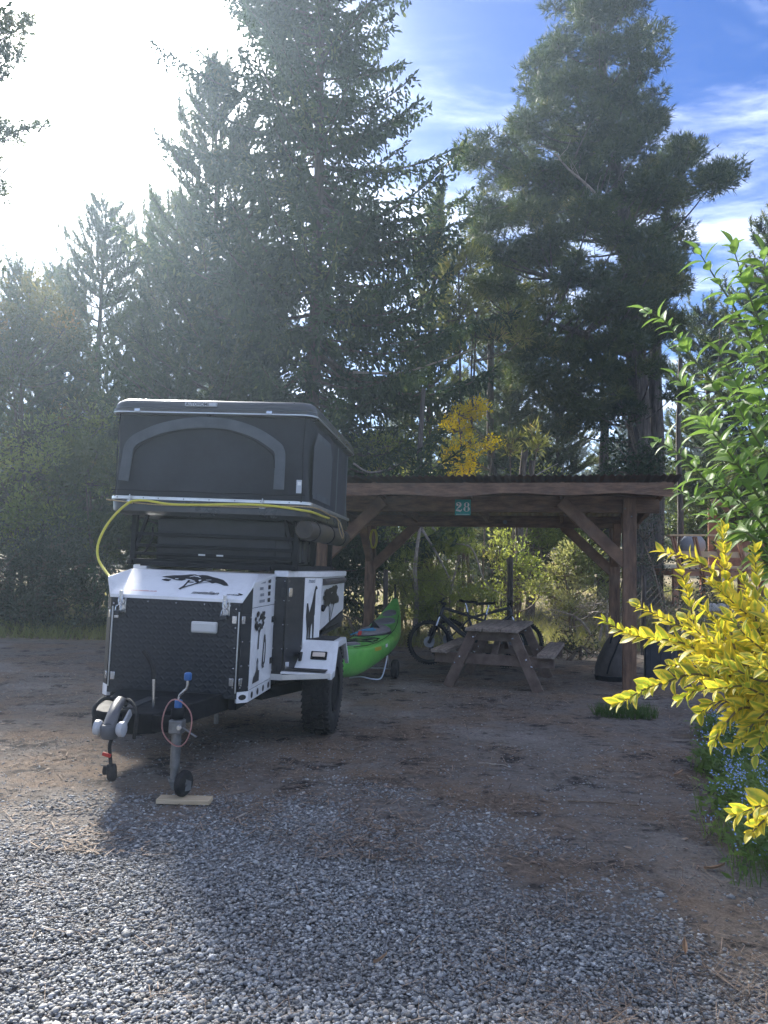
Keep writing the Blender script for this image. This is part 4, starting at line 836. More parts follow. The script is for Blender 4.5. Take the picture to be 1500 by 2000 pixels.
def rope_thing(name, label, pts, r, m, cat, n=8):
    o = MB().tube(smooth_path([trp(*p) for p in pts], 8), r, n).build(name, m, None, smooth=True); tag(o, label, cat); return o
yf = .522
rope_thing('yellow_hose', 'yellow hose looped along the tent rail and down to the trailer lid', [(-.575, .12, 1.315), (-.66, .20, 1.36), (-.80, .33, 1.46), (-.86, .42, 1.58), (-.83, .47, 1.73), (-.75, .50, 1.86), (-.66, yf - .01, 1.945), (-.60, yf - .012, 1.965), (-.50, yf - .01, 1.968), (-.30, yf - .008, 1.945), (-.05, yf - .008, 1.948), (.20, yf - .008, 1.960), (.42, yf - .01, 1.965), (.62, yf - .01, 1.955), (.80, yf, 1.935), (.885, .64, 1.925), (.905, .95, 1.915), (.90, 1.3, 1.92)], .0105, M_YELLOW, 'hose')
rope_thing('tan_cord', 'thin tan cord tied along the tent rail with a loop at its right end', [(-.865, .60, 1.965), (-.855, .53, 1.968), (-.70, yf, 1.955), (-.40, yf, 1.938), (0, yf, 1.942), (.40, yf, 1.945), (.70, yf, 1.962), (.85, .56, 1.965), (.90, .8, 1.965), (.905, 1.3, 1.95), (.91, 1.7, 1.94), (.925, 1.72, 1.86), (.95, 1.74, 1.78), (.97, 1.72, 1.75), (.975, 1.70, 1.80), (.94, 1.70, 1.90), (.91, 1.70, 1.935)], .006, M_TANROPE, 'cord', 6)
# ------------------------------------------------------------------ kayak on its cart
def build_kayak():
    A, B = Vector((-.50, 8.15, .30)), Vector((.30, 12.75, .40)); d = (B - A); L_ = d.length; yaw = math.atan2(-d.x, d.y)
    K = empty('sea_kayak', (A.x, A.y, .17), yaw, 'lime green sea kayak with grey hatches resting on a cart beside the trailer', 'kayak')
    K.rotation_euler = (.046, R(-5), yaw)
    n = 40; m_ = 20; V = []
    def half(t): return .315 * (math.sin(math.pi * min(1, max(0, t)) ** .92) ** .72 if 0 < t < 1 else 0)
    def sheer(t): return .22 + .40 * max(0, (t - .5) * 2) ** 2.6 + .24 * max(0, (.5 - t) * 2) ** 2.4
    def keel(t): return .0 + .36 * max(0, (t - .66) / .34) ** 2.4 + .22 * max(0, (.22 - t) / .22) ** 2
    def deck(t): return sheer(t) + .085 * math.sin(math.pi * t) ** .8
    for i in range(n + 1):
        t = i / n; w = max(half(t), .006); zs, zk, zd = sheer(t), keel(t), deck(t)
        for k in range(m_):
            a = 2 * math.pi * k / m_
            cx, sz = math.cos(a), math.sin(a)
            x = w * math.copysign(abs(cx) ** (.75), cx); z = zs + ((zd - zs) * sz ** 1.0 if sz > 0 else (zs - zk) * -abs(sz) ** .62); V.append((x, t * L_, z))
    F = [(i * m_ + k, i * m_ + (k + 1) % m_, (i + 1) * m_ + (k + 1) % m_, (i + 1) * m_ + k) for i in range(n) for k in range(m_)] + [tuple(range(m_)), tuple(range((n + 1) * m_ - 1, n * m_ - 1, -1))]
    o = MB().add(V, F).build('hull', M_KAYAK, K); [setattr(p, 'use_smooth', True) for p in o.data.polygons]
    def deckz(x, t):
        w = max(half(t), .01); u = min(.999, abs(x) / w); c = u ** (1 / .75); return sheer(t) + (deck(t) - sheer(t)) * math.sqrt(max(0, 1 - c * c))
    def oval(name, t0, rx, ry, h, m, rim=None, dome=.012):
        mb = MB(); V = []; N_ = 28; y0 = t0 * L_
        for g, e in ((1.0, 0), (.98, h), (.80, h + dome * .6), (.4, h + dome), (.02, h + dome)): V += [(rx * g * math.cos(2 * math.pi * k / N_), y0 + ry * g * math.sin(2 * math.pi * k / N_), deckz(0, t0) - .018 + e + (deckz(rx * .7 * abs(math.cos(2 * math.pi * k / N_)), (y0 + ry * g * math.sin(2 * math.pi * k / N_)) / L_) - deckz(0, t0))) for k in range(N_)]
        mb.add(V, [(i * N_ + k, i * N_ + (k + 1) % N_, (i + 1) * N_ + (k + 1) % N_, (i + 1) * N_ + k) for i in range(4) for k in range(N_)] + [tuple(range(4 * N_, 5 * N_))]); return mb.build(name, m, K, smooth=True)
    oval('bow_hatch_rim', .225, .135, .165, .020, M_KAYAK, dome=.001); oval('bow_hatch', .225, .115, .145, .036, M_HATCH); oval('hatch_ring', .225, .075, .10, .050, M_COVER, dome=.004)
    oval('cockpit_rim', .535, .245, .44, .030, M_BLACK, dome=.001); oval('cockpit_cover', .535, .24, .43, .045, M_COVER, dome=.05)
    oval('day_hatch', .735, .16, .22, .032, M_HATCH); oval('stern_hatch', .84, .11, .16, .03, M_HATCH)
    # deck lines
    bl = MB(); pt = lambda x, t: (x, t * L_, deckz(x, t) + .012)
    for a, b in (((-.20, .30), (.20, .39)), ((.20, .30), (-.20, .39)), ((-.20, .30), (.20, .30)), ((-.20, .39), (.21, .39)), ((-.2, .30), (-.2, .39)), ((.2, .30), (.2, .39)), ((-.22, .345), (.22, .345))):
        bl.tube([pt(a[0] + (b[0] - a[0]) * q / 6, a[1] + (b[1] - a[1]) * q / 6) for q in range(7)], .006, 6)
    bl.build('deck_bungee', M_BLACK, K)
    for s in (-1, 1): MB().tube([pt(s * (half(t) * .82), t) for t in [.12 + .1 * q for q in range(8)]], .004, 5).build('deck_line', M_BLACK, K)
    for s in (-1, 1):
        for t0, t1, m in ((.25, .31, M_KAYAKYEL), (.36, .385, M_SIGNWHITE)):
            V = [(s * (half(t) + .004), t * L_, sheer(t) + z) for t in (t0, (t0 + t1) / 2, t1) for z in (-.03, .012)]; MB().add(V, [(0, 1, 3, 2), (2, 3, 5, 4)]).build('side_print', m, K)
    # rudder folded up at the stern, carry toggle
    ru = MB(); y = L_; ru.prism([(y - .10, deck(.985) - .02), (y + .02, deck(.995) + .0), (y + .05, deck(1) + .10), (y + .03, deck(1) + .20), (y - .01, deck(1) + .14), (y - .09, deck(.98) + .05)], -.012, .012, lambda a, b, c: (c, a, b)); ru.build('rudder', M_BLACK, K, bevel=.004)
    # blue line, red strap on the cover
    zc = deckz(0, .5) + .075
    MB().tube(smooth_path([(-.24, .455 * L_, zc - .05), (-.1, .46 * L_, zc - .01), (.02, .475 * L_, zc), (.10, .465 * L_, zc - .005), (.02, .455 * L_, zc - .005), (-.08, .47 * L_, zc), (.05, .49 * L_, zc + .005)], 5), .008, 6).build('blue_line', mat('blue_rope', (.05, .25, .42), .7), K, smooth=True)
    MB().box((-.10, .448 * L_, zc - .03), (.045, .10, .012), Matrix.Rotation(.4, 3, 'X')).build('red_strap', M_RED, K, bevel=.003)
    MB().add([(-.02, .50 * L_, zc - .01), (.12, .51 * L_, zc - .01), (.02, .53 * L_, zc + .09), (.0, .56 * L_, zc)], [(0, 1, 2), (1, 3, 2), (3, 0, 2), (0, 3, 1)]).build('cover_pleat', M_BLACK, K)
    # cart
    c = Vector(A) + d * .50; C_ = empty('kayak_cart', (c.x, c.y, 0), yaw, 'tubular aluminium kayak cart with fat black wheels under the green kayak', 'cart')
    for s in (-1, 1):
        w = MB(); w.lathe([(.05, -.035), (.10, -.045), (.125, -.025), (.125, .025), (.10, .045), (.05, .035)], (s * .30, 0, .126), (1, 0, 0), 24); w.build('wheel', M_RUBBER, C_, smooth=True)
        MB().cyl((s * .27, 0, .126), (s * .33, 0, .126), .045, 14).build('hub', M_HATCH, C_)
        MB().tube(smooth_path([(s * .22, 0, .126), (s * .21, -.02, .24), (s * .19, -.05, .34)], 4), .012, 8).build('upright', M_ALU, C_, smooth=True)
        MB().beam((s * .20, -.16, .335), (s * .20, .16, .335), .03, .045).build('pad', M_BLACK, C_, bevel=.01)
    MB().cyl((-.30, 0, .126), (.30, 0, .126), .010, 10).build('axle', M_ALU, C_)
    MB().tube(smooth_path([(.20, -.04, .33), (.19, -.12, .20), (.15, -.20, .03), (.05, -.26, .016), (-.10, -.30, .045), (-.25, -.34, .03)], 6), .011, 8).build('kickstand', M_ALU, C_, smooth=True)
build_kayak()

# ------------------------------------------------------------------ bicycles
def build_bike(loc, yaw, lean, label, frame_m, steer=0.0):
    B = empty('mountain_bike', loc, yaw, label, 'bicycle', 'bicycles behind the picnic table'); B.rotation_euler = (lean, 0, yaw)
    fx, rx, r_ = -.60, .56, .355
    P = lambda mb, name, m=frame_m, **k: mb.build(name, m, B, smooth=True, **k)
    for x in (fx, rx):
        w = empty('wheel'); w.parent = B; w.location = (x, 0, r_)
        MB().lathe([(r_ - .05 + .027 * math.cos(a), .027 * math.sin(a)) for a in [2 * math.pi * k / 10 for k in range(10)]], (0, 0, 0), (0, 1, 0), 40, closed=True).build('tyre_casing', M_RUBBER, w, smooth=True)
        kn = MB()
        for k in range(54):
            a = 2 * math.pi * k / 54; rt = Matrix.Rotation(-a, 3, 'Y')
            for y in (-.018, .018) if k % 2 else (0,): kn.box(rt @ Vector((0, y, r_ - .021)), (.018, .014, .016), rt)
        kn.build('tread_knob_set', M_RUBBER, w)
        MB().lathe([(r_ - .072, -.014), (r_ - .085, -.010), (r_ - .085, .010), (r_ - .072, .014)], (0, 0, 0), (0, 1, 0), 40, closed=True).build('rim', M_BLACK, w, smooth=True)
        sp = MB()
        for k in range(14): a = 2 * math.pi * k / 14; sp.tube([(.02 * math.cos(a + .5), .02 * (-1) ** k, .02 * math.sin(a + .5)), ((r_ - .08) * math.cos(a), 0, (r_ - .08) * math.sin(a))], .0016, 4, caps=False)
        sp.build('spoke_set', M_STEEL, w); MB().lathe([(.02, -.05), (.028, -.03), (.015, 0), (.028, .03), (.02, .05)], (0, 0, 0), (0, 1, 0), 12).build('hub', M_BLACK, w)
        MB().lathe([(.085, -.034), (.085, -.031)], (0, 0, 0), (0, 1, 0), 24).build('brake_disc', M_STEEL, w)
    hd, hb, bb, st = (-.40, 0, .885), (-.435, 0, .775), (.12, 0, .335), (.26, 0, .80)
    P(MB().tube([hd, hb], .026, 12), 'head_tube'); P(MB().tube([hb, (-.15, 0, .53), bb], [.034, .038, .036], 12), 'down_tube'); P(MB().tube([hd, (-.10, 0, .80), (.235, 0, .70)], [.026, .022, .02], 12), 'top_tube')
    P(MB().tube([bb, (.235, 0, .70), st], [.024, .019, .017], 12), 'seat_tube'); P(MB().tube([st, (.295, 0, .945)], .0145, 10), 'seat_post', M_CHROME)
    for y in (-.055, .055):
        P(MB().tube([(.13, y * .5, .335), (rx, y, r_)], .012, 8), 'chain_stay'); P(MB().tube([(.23, y * .4, .69), (rx, y, r_)], .010, 8), 'seat_stay')
        P(MB().tube([(-.445, y, .74), (-.50, y, .58)], .017, 10), 'fork_stanchion', M_CHROME); P(MB().tube([(-.495, y, .60), (fx, y, r_ - .01)], .023, 10), 'fork_lower', M_BLACK)
    P(MB().tube([(-.445, -.07, .745), (-.445, .07, .745)], .022, 10), 'fork_crown', M_BLACK)
    P(MB().tube([hd, (-.385, 0, .93), (-.43, 0, .965)], .018, 10), 'stem', M_BLACK)
    P(MB().tube(smooth_path([(-.38, -.37, .985), (-.40, -.20, .985), (-.43, -.06, .97), (-.43, .06, .97), (-.40, .20, .985), (-.38, .37, .985)], 4), .013, 8), 'handlebar', M_BLACK)
    for s in (-1, 1):
        P(MB().tube([(-.385, s * .25, .985), (-.378, s * .375, .985)], .018, 10), 'grip', M_RUBBER); P(MB().tube([(-.40, s * .22, .98), (-.455, s * .27, .945), (-.45, s * .33, .935)], .006, 6), 'brake_lever', M_BLACK)
        P(MB().tube(smooth_path([(-.42, s * .15, .98), (-.50, s * .08, .94), (-.48, s * .04, .80), (-.5, s * .06, .6)], 4), .004, 5), 'cable', M_RUBBER)
    V = []
    for x, w, z in ((.10, .016, .955), (.18, .024, .965), (.27, .045, .968), (.34, .068, .975), (.385, .070, .985), (.40, .05, .98)): V += [(x, w * math.cos(a), z + .022 * math.sin(a)) for a in [k * math.pi / 4 for k in range(8)]]
    P(MB().add(V, [(8 * i + k, 8 * i + (k + 1) % 8, 8 * i + 8 + (k + 1) % 8, 8 * i + 8 + k) for i in range(5) for k in range(8)] + [tuple(range(8)), tuple(range(47, 39, -1))]), 'saddle', M_BLACK)
    P(MB().lathe([(.05, -.052), (.095, -.05), (.095, -.046), (.05, -.044)], bb, (0, 1, 0), 22), 'chainring', M_BLACK)
    for s in (-1, 1): P(MB().tube([(.12, s * .07, .335), (.12 + s * .15, s * .08, .28)], .012, 8), 'crank', M_BLACK); P(MB().box((.12 + s * .15, s * .13, .275), (.09, .10, .018)), 'pedal', M_BLACK)
    return B
p1 = gr(838, 1303); DY = .52
build_bike((p1.x + .60, p1.y + .10, 0), R(-7), R(-9), 'black mountain bike with its front wheel left of the picnic table', mat('bike_black', (.018, .02, .026), .35, var=.3))
build_bike((1.62, 12.25, 0), R(173), R(10), 'dark mountain bike standing behind, its knobbly front wheel showing right of the table', mat('bike_slate', (.03, .035, .045), .35, var=.3))

# ------------------------------------------------------------------ duffel bag and slate box by the near right post
def build_bag():
    c = gr(1200, 1333); c.y += .22; o = empty('duffel_bag', (c.x + .03, c.y, 0), R(10), 'dark olive canvas duffel bag slumped on the ground behind the right post', 'bag'); o.scale = (.82, .82, .9)
    rings = []; rr = random.Random(2); N_ = 28
    for z, rx, ry, dx in ((.0, .22, .18, 0), (.03, .27, .22, 0), (.13, .285, .24, -.01), (.25, .265, .22, .0), (.36, .25, .20, .02), (.47, .215, .17, .045), (.56, .185, .13, .075), (.62, .16, .10, .09), (.665, .12, .06, .10), (.68, .07, .03, .10)):
        rings.append([(dx + rx * math.cos(a) * (1 + .055 * math.sin(4 * a + z * 16) + .035 * math.sin(9 * a - z * 21)), ry * math.sin(a) * (1 + .04 * math.sin(4 * a + z * 11)), z + .02 * math.sin(3 * a + 1) * (z > .1)) for a in [2 * math.pi * k / N_ for k in range(N_)]])
    b = MB().add(*loft(rings)).build('body', M_BAG, o, smooth=True); s_ = b.modifiers.new('s', 'SUBSURF'); s_.levels = 1; s_.render_levels = 2
    MB().tube(smooth_path([(-.18, -.19, .12), (-.13, -.215, .30), (-.03, -.19, .46), (.08, -.12, .62)], 5), .014, 6).build('strap', M_BLACK, o, smooth=True)
    MB().tube(smooth_path([(-.10, -.15, .57), (-.06, -.13, .66), (.06, -.11, .70), (.13, -.12, .62)], 5), .013, 6).build('handle', M_BLACK, o, smooth=True)
    MB().add(*loft([[(rx * math.cos(a), ry * math.sin(a), z) for a in [2 * math.pi * k / N_ for k in range(N_)]] for z, rx, ry in ((-.005, .25, .2), (.0, .275, .23), (.07, .295, .25), (.08, .285, .24))])).build('base_patch', M_BLACK, o, smooth=True)
build_bag()
def build_box():
    c = gr(1290, 1332); o = empty('storage_box', (c.x + .05, c.y + .15, 0), R(-16), 'slate blue upright storage box half hidden behind the yellow shrub', 'box')
    MB().box((0, 0, .30), (.42, .30, .60)).build('body', M_SLATE, o, bevel=.02); MB().box((0, 0, .625), (.45, .33, .05)).build('lid', M_SLATE, o, bevel=.015)
    for s in (-1, 1): MB().box((s * .10, -.168, .585), (.05, .02, .08)).build('latch', M_BLACK, o, bevel=.004)
    for x in (-.13, 0, .13): MB().box((x, -.152, .28), (.02, .012, .46)).build('rib', M_SLATE, o, bevel=.004)
build_box()
def coil():
    pts = []; c = shp(-4.12 + .10, 2.58, 1.98)
    for k in range(90): a = k / 90 * 2 * math.pi * 6; pts.append(c + Vector((.055 * math.cos(a) + .012 * math.sin(k), .03 * math.sin(3 * a), .16 * math.sin(a) - .02)))
    tag(MB().tube(pts, .011, 6).build('rope_coil', M_YELLOW, None, smooth=True), 'yellow hose coiled and hung on the far left shelter post', 'hose')
coil()

# ------------------------------------------------------------------ wire fence behind the shelter
def build_fence():
    a, b = Vector((-9.5, 16.6, 0)), Vector((8.6, 13.2, 0)); d = (b - a); L_ = d.length; u = d.normalized()
    f = empty('wire_fence', a, math.atan2(u.y, u.x), 'wire mesh fence on round wooden posts running behind the shelter', 'fence'); H_ = 1.25
    rr = random.Random(8); k = 0; x = .35
    while x < L_:
        big = abs((a + u * x).x - 2.3) < 1.0; p = a + u * x; z = gz(p.x, p.y); h = 1.72 if big else 1.42
        MB().tube([(x, 0, z - .1), (x + rr.uniform(-.03, .03), 0, z + h)], [.062, .055] if big else [.05, .045], 10).build('post', M_BARKGREY, f, smooth=True); x += 2.35
    m = MB(); n = int(L_ / .11)
    for i in range(n):
        x = i * .11; m.tube([(x, .045, .05), (x + H_ * .8, .045, H_)], .0022, 3, caps=False); m.tube([(x + H_ * .8, .049, .05), (x, .049, H_)], .0022, 3, caps=False)
    m.build('wire_mesh', M_WIRE, f)
    for z in (.08, .66, 1.24): MB().tube([(0, .047, z), (L_ + .9, .047, z)], .0028, 4).build('line_wire', M_WIRE, f)
build_fence()

# ------------------------------------------------------------------ deck with leaning balustrade, far right
def build_deck():
    Y = 19.0; p = at(1318, 1112, Y); z0 = p.z; o = empty('cabin_deck', (p.x, Y, z0), R(4), 'raised brown timber deck with slatted balustrade beyond the yellow shrub', 'deck')
    W_, D_ = 3.6, 2.4; zt = at(1316, 1046, Y).z - z0
    g = z0 - gz(p.x + 1.5, Y)
    MB().box((W_ / 2, D_ / 2, -.09), (W_ + .1, D_, .12)).build('floor_frame', M_DECK, o, bevel=.005)
    for k in range(10): MB().box((W_ / 2, .10 + k * .235, .0), (W_ + .12, .22, .035)).build('deck_board', M_DECK, o, bevel=.004)
    for x in (.1, W_ / 2, W_ - .1):
        for y in (.2, D_ - .2): MB().box((x, y, -.12 - g / 2), (.12, .12, g + .3)).build('pier', M_DECK, o)
    lean = -.17
    for k in range(7):
        x = .02 + k * .56
        for q in (0, .065): MB().beam((x + q + .10, -.03, -.1), (x + q + lean * .7, -.03, zt - .02), .045, .05, (0, 1, 0)).build('baluster', M_DECK, o, bevel=.004)
    MB().beam((-.18, -.04, zt), (W_, -.04, zt + .10), .15, .045).build('cap_rail', M_DECKTOP, o, bevel=.006); MB().beam((.0, .02, zt * .46), (W_, .02, zt * .46 + .02), .035, .15).build('mid_rail', M_DECKTOP, o, bevel=.005)
    MB().beam((.1, -.0, .08), (W_, -.0, .08), .03, .07).build('bottom_rail', M_DECKTOP, o, bevel=.005)
    MB().box((W_ - .55, D_ - .05, 1.0), (2.0, .06, 2.0)).build('back_wall', M_DECK, o)
    b = empty('barbecue', (p.x + .75, Y + .75, z0 + .018), R(20), 'grey covered barbecue standing on the timber deck', 'barbecue')
    rings = [[(rx * math.cos(t), ry * math.sin(t), z) for t in [2 * math.pi * k / 20 for k in range(20)]] for z, rx, ry in ((.45, .30, .2), (.55, .36, .25), (.72, .34, .24), (.84, .24, .17), (.88, .1, .07))]
    MB().add(*loft(rings)).build('hood', mat('bbq_cover', (.33, .34, .36), .5, var=.2), b, smooth=True)
    for x in (-.22, .22):
        for y in (-.13, .13): MB().box((x, y, .23), (.035, .035, .46)).build('leg', M_BLACK, b)
    s = gr(1380, 1128, gz(p.x, Y)); st = MB(); rr = random.Random(3)
    e = empty('rubble_edging', (p.x + .45, Y - .7, gz(p.x + .5, Y - .7)), 0, 'row of pale stones edging the ground below the timber deck', 'edging')
    for k in range(11):
        r_ = .10 + rr.uniform(0, .05); ring_ = [[(k * .21 + r_ * 1.2 * g * math.cos(t), .1 * math.sin(k) + r_ * g * math.sin(t), z) for t in [2 * math.pi * j / 9 for j in range(9)]] for z, g in ((-.05, .9), (.04, 1), (.13, .75), (.16, .3))]
        MB().add(*loft(ring_)).build('stone', M_CONCRETE, e, smooth=True)
build_deck()
# ------------------------------------------------------------------ vegetation
def nrm(a): return a / np.maximum(np.linalg.norm(a, axis=-1, keepdims=True), 1e-9)
def perp(d, r): return nrm(np.cross(d, r.normal(size=d.shape)))
def needles(P, D, L_, W_, K, spread, r):
    N_ = len(P); d = nrm(nrm(D)[:, None, :] + spread * r.normal(size=(N_, K, 3))); l = L_ * r.uniform(.65, 1.15, (N_, K, 1)); s = perp(d, r) * W_ / 2
    b = P[:, None, :] + d * l * .05; V = np.stack([b - s, b + s, b + d * l], 2).reshape(-1, 3)
    t = np.repeat(np.clip(patch(P, r)[:, None] + r.uniform(-.1, .1, (N_, K)), 0, 1).ravel(), 3); return V, np.arange(len(V)).reshape(-1, 3), t
def shoots(P, D, L_, W_, r):
    N_ = len(P); d = nrm(D); l = L_ * r.uniform(.6, 1.25, (N_, 1)); s = perp(d, r); u = np.cross(d, s); w = W_ / 2 * r.uniform(.7, 1.25, (N_, 1)); m = P + d * l * .45; e = P + d * l
    V = np.stack([P, m + s * w, e, m - s * w, P, m + u * w, e, m - u * w], 1).reshape(-1, 3); b = 8 * np.arange(N_)[:, None, None]
    F = (np.array([[0, 1, 2], [0, 2, 3], [4, 5, 6], [4, 6, 7]])[None] + b).reshape(-1, 3); return V, F, np.repeat(patch(P, r), 8)
def leafs(P, D, L_, W_, r, flat=.6):
    N_ = len(P); d = nrm(D); l = L_ * r.uniform(.6, 1.25, (N_, 1)); up = nrm(np.array([0, 0, 1.]) * flat + r.normal(size=(N_, 3)) * .6); s = nrm(np.cross(d, up)); u = np.cross(s, d); w = W_ / 2 * r.uniform(.7, 1.2, (N_, 1))
    m = P + d * l * .45; e = P + d * l - u * l * .12; V = np.stack([P, m + s * w + u * w * .35, e, m - s * w + u * w * .35], 1).reshape(-1, 3)
    F = (np.array([[0, 1, 2], [0, 2, 3]])[None] + 4 * np.arange(N_)[:, None, None]).reshape(-1, 3); return V, F, np.repeat(patch(P, r), 4)
def patch(P, r, k=.55):
    """leaf tint: boughs differ from one another, leaves within a bough a little"""
    n = vnoise(P[:, 0] * 1.3 + P[:, 2] * .9, P[:, 1] * 1.3 - P[:, 2] * 1.1, 41) * .6 + vnoise(P[:, 0] * 3.1 - P[:, 2] * 2.3, P[:, 1] * 3.1 + P[:, 2] * 2.0, 42) * .4
    return np.clip((n - .5) * 1.3 * k * 2 + .42 + (r.uniform(0, 1, len(P)) - .5) * .5, 0, 1)
class Wood:
    def __init__(s): s.V = []; s.F = []; s.n = 0
    def tube(s, pts, r0, r1, n=5):
        pts = np.asarray(pts, float); m = len(pts); t = nrm(np.gradient(pts, axis=0)); ref = np.array([.31, .17, .93]) if abs(t[0, 2]) < .8 else np.array([1., .1, .05])
        a = nrm(np.cross(t, ref)); b = np.cross(t, a); an = np.arange(n) * 2 * math.pi / n; rr = np.linspace(r0, r1, m)[:, None, None]
        s.V.append((pts[:, None, :] + (a[:, None, :] * np.cos(an)[None, :, None] + b[:, None, :] * np.sin(an)[None, :, None]) * rr).reshape(-1, 3))
        i = np.arange(m - 1)[:, None] * n; k = np.arange(n)[None]; k2 = (k + 1) % n
        s.F.append(np.stack([i + k, i + k2, i + n + k2, i + n + k], -1).reshape(-1, 4) + s.n); s.n += m * n
    def mesh(s, name, m): return np_mesh(name, np.concatenate(s.V), np.concatenate(s.F), m, smooth=True)
def cat_geo(G):
    n = 0; Vs, Fs, Ts = [], [], []
    for V, F, t in G: Vs.append(V); Fs.append(F + n); Ts.append(t); n += len(V)
    return np.concatenate(Vs), np.concatenate(Fs), np.concatenate(Ts)
def tree_obj(name, label, cat, base, wood, geo, wm, lm, group=None, crown='crown', trunk='trunk'):
    o = empty(name, base, 0, label, cat, group)
    obj(trunk, wood.mesh(trunk, wm), o); V, F, t = cat_geo(geo); obj(crown, np_mesh(crown, V, F, lm, t), o); return o
def copy_tree(src, base, scale, rz, label, group, name=None):
    o = src.copy(); COL.objects.link(o); o.location = base; o.scale = scale; o.rotation_euler = (0, 0, rz); o['label'] = label
    if group: o['group'] = group
    elif 'group' in o: del o['group']
    for ch in list(src.children): c = ch.copy(); COL.objects.link(c); c.parent = o
    return o
def base_at(px, Y):
    p = at(px, 1105, Y); return Vector((p.x, Y, gz(p.x, Y) - .05))
def top_z(px, py, Y): return at(px, py, Y).z

L_SPRUCE = leaf_mat('spruce_needles', (0.024, 0.046, 0.024), (0.066, 0.104, 0.040), .28, .6, tip=(0.16, 0.19, 0.065))
L_PINE = leaf_mat('pine_needles', (0.028, 0.050, 0.022), (0.090, 0.120, 0.040), .30, .6, tip=(0.19, 0.19, 0.07))
L_PINE2 = leaf_mat('bright_pine_needles', (0.060, 0.092, 0.032), (0.16, 0.19, 0.058), .35, .6, tip=(0.26, 0.24, 0.07))
L_BUSH = leaf_mat('bush_leaves', (0.045, 0.075, 0.028), (0.13, 0.17, 0.055), .35, .45)
L_PALE = leaf_mat('pale_bush_leaves', (0.14, 0.17, 0.06), (0.34, 0.34, 0.15), .35, .4, tip=(0.32, 0.29, 0.15))
L_IVY = leaf_mat('ivy_leaves', (0.022, 0.045, 0.018), (0.06, 0.09, 0.035), .2, .18)
L_DARKBUSH = leaf_mat('dark_bush_leaves', (0.042, 0.059, 0.036), (0.105, 0.119, 0.070), .22, .4, tip=(0.224, 0.224, 0.168))
L_AUTUMN = leaf_mat('orange_tipped_leaves', (0.060, 0.075, 0.030), (0.14, 0.13, 0.045), .35, .5, tip=(0.26, 0.17, 0.05))
L_WATTLE = leaf_mat('wattle_blossom', (0.45, 0.40, 0.04), (0.82, 0.68, 0.05), .5, .6, tip=(0.88, 0.74, 0.07))
L_LIT = leaf_mat('sunlit_tone_leaves', (0.15, 0.20, 0.055), (0.33, 0.37, 0.11), .48, .5, tip=(0.46, 0.44, 0.15))  # leaf colours raised to imitate sunlight and backlight
L_WEEP = leaf_mat('weeping_needles', (0.10, 0.125, 0.04), (0.21, 0.22, 0.075), .35, .6, tip=(0.32, 0.27, 0.10))

def young_pine(H, R0, seed, needle=.15, dens=1.0, lm=None, up=0.55, name='young_pine', label=None, base=(0, 0, 0), start=.10, power=.75, sub=4, cat='tree', group=None, spacing=.48):
    r = np.random.default_rng(seed); w = Wood(); lean = r.normal(0, .012, 2) * H; bend = r.uniform(-.15, .15, 2)
    tp = lambda z: np.array([lean[0] * (z / H) ** 2 + bend[0] * math.sin(3 * z / H), lean[1] * (z / H) ** 2 + bend[1] * math.sin(2.5 * z / H), z])
    w.tube([tp(z) for z in np.linspace(0, H, 24)], .011 * H + .03, .012, 9); P, D = [], []; z = H * start
    while z < H - .15:
        u = z / H; n = r.integers(4, 7); a0 = r.uniform(0, 6.28)
        for k in range(n):
            a = a0 + k * 6.283 / n + r.normal(0, .25); L_ = R0 * min(1.0, (1.12 * (1 - u)) ** power + .10) * r.uniform(.65, 1.2) * (.75 + .25 * min(1, u / .25)); el = -.10 + (up + .35) * u + r.normal(0, .12)
            hd = np.array([math.cos(a), math.sin(a), 0]); m = 9; t = np.linspace(0, 1, m)[:, None]; b = tp(z) + hd * L_ * t * math.cos(el) + np.array([0, 0, 1.]) * (L_ * t * math.sin(el) + up * .42 * L_ * t ** 2.4)
            w.tube(b, .010 + .011 * L_ * (1 - .4 * u), .006, 4)
            def along(c, f0, step):
                seg = np.linalg.norm(np.diff(c, axis=0), axis=1).sum(); k_ = max(2, int(seg * (1 - f0) / step)); q = np.linspace(f0, 1, k_) * (len(c) - 1); i = np.minimum(q.astype(int), len(c) - 2); f = (q - i)[:, None]
                P.append(c[i] * (1 - f) + c[i + 1] * f); tg = nrm(c[i + 1] - c[i]); D.append(tg + np.array([0, 0, .45]) + r.normal(0, .25, tg.shape))
            along(b, .25, .05 / dens)
            for j in range(sub):
                f = r.uniform(.3, .95); i = int(f * (m - 2)); sg = 1 if j % 2 else -1; sd = nrm(b[i + 1] - b[i]); lt = np.cross(sd, [0, 0, 1.]); d2 = nrm(sd * .7 + lt * sg * r.uniform(.5, .9) + np.array([0, 0, r.uniform(.0, .45)])); l2 = L_ * .38 * r.uniform(.6, 1.2) * (1.15 - .5 * f)
                t2 = np.linspace(0, 1, 5)[:, None]; c = b[i] + d2 * l2 * t2 + np.array([0, 0, 1.]) * l2 * .35 * t2 ** 2; w.tube(c, .008, .004, 3); along(c, .12, .045 / dens)
            if r.uniform() < .8:      # upright candle at the tip
                c = b[-1] + np.array([0, 0, 1.]) * np.linspace(0, r.uniform(.15, .38), 4)[:, None] + hd * np.linspace(0, .05, 4)[:, None]; w.tube(c, .008, .005, 3); along(c, .0, .045)
        z += spacing * r.uniform(.8, 1.2) * (1 - .35 * u)
    c = tp(H) + np.array([0, 0, 1.]) * np.linspace(-.6, .35, 8)[:, None]; along(c, .0, .05)
    P, D = np.concatenate(P), np.concatenate(D); geo = [needles(P, D, needle, .021, 8, .6, r)]
    return tree_obj(name, label or 'x', cat, base, w, geo, M_BARK, lm or L_PINE, group)

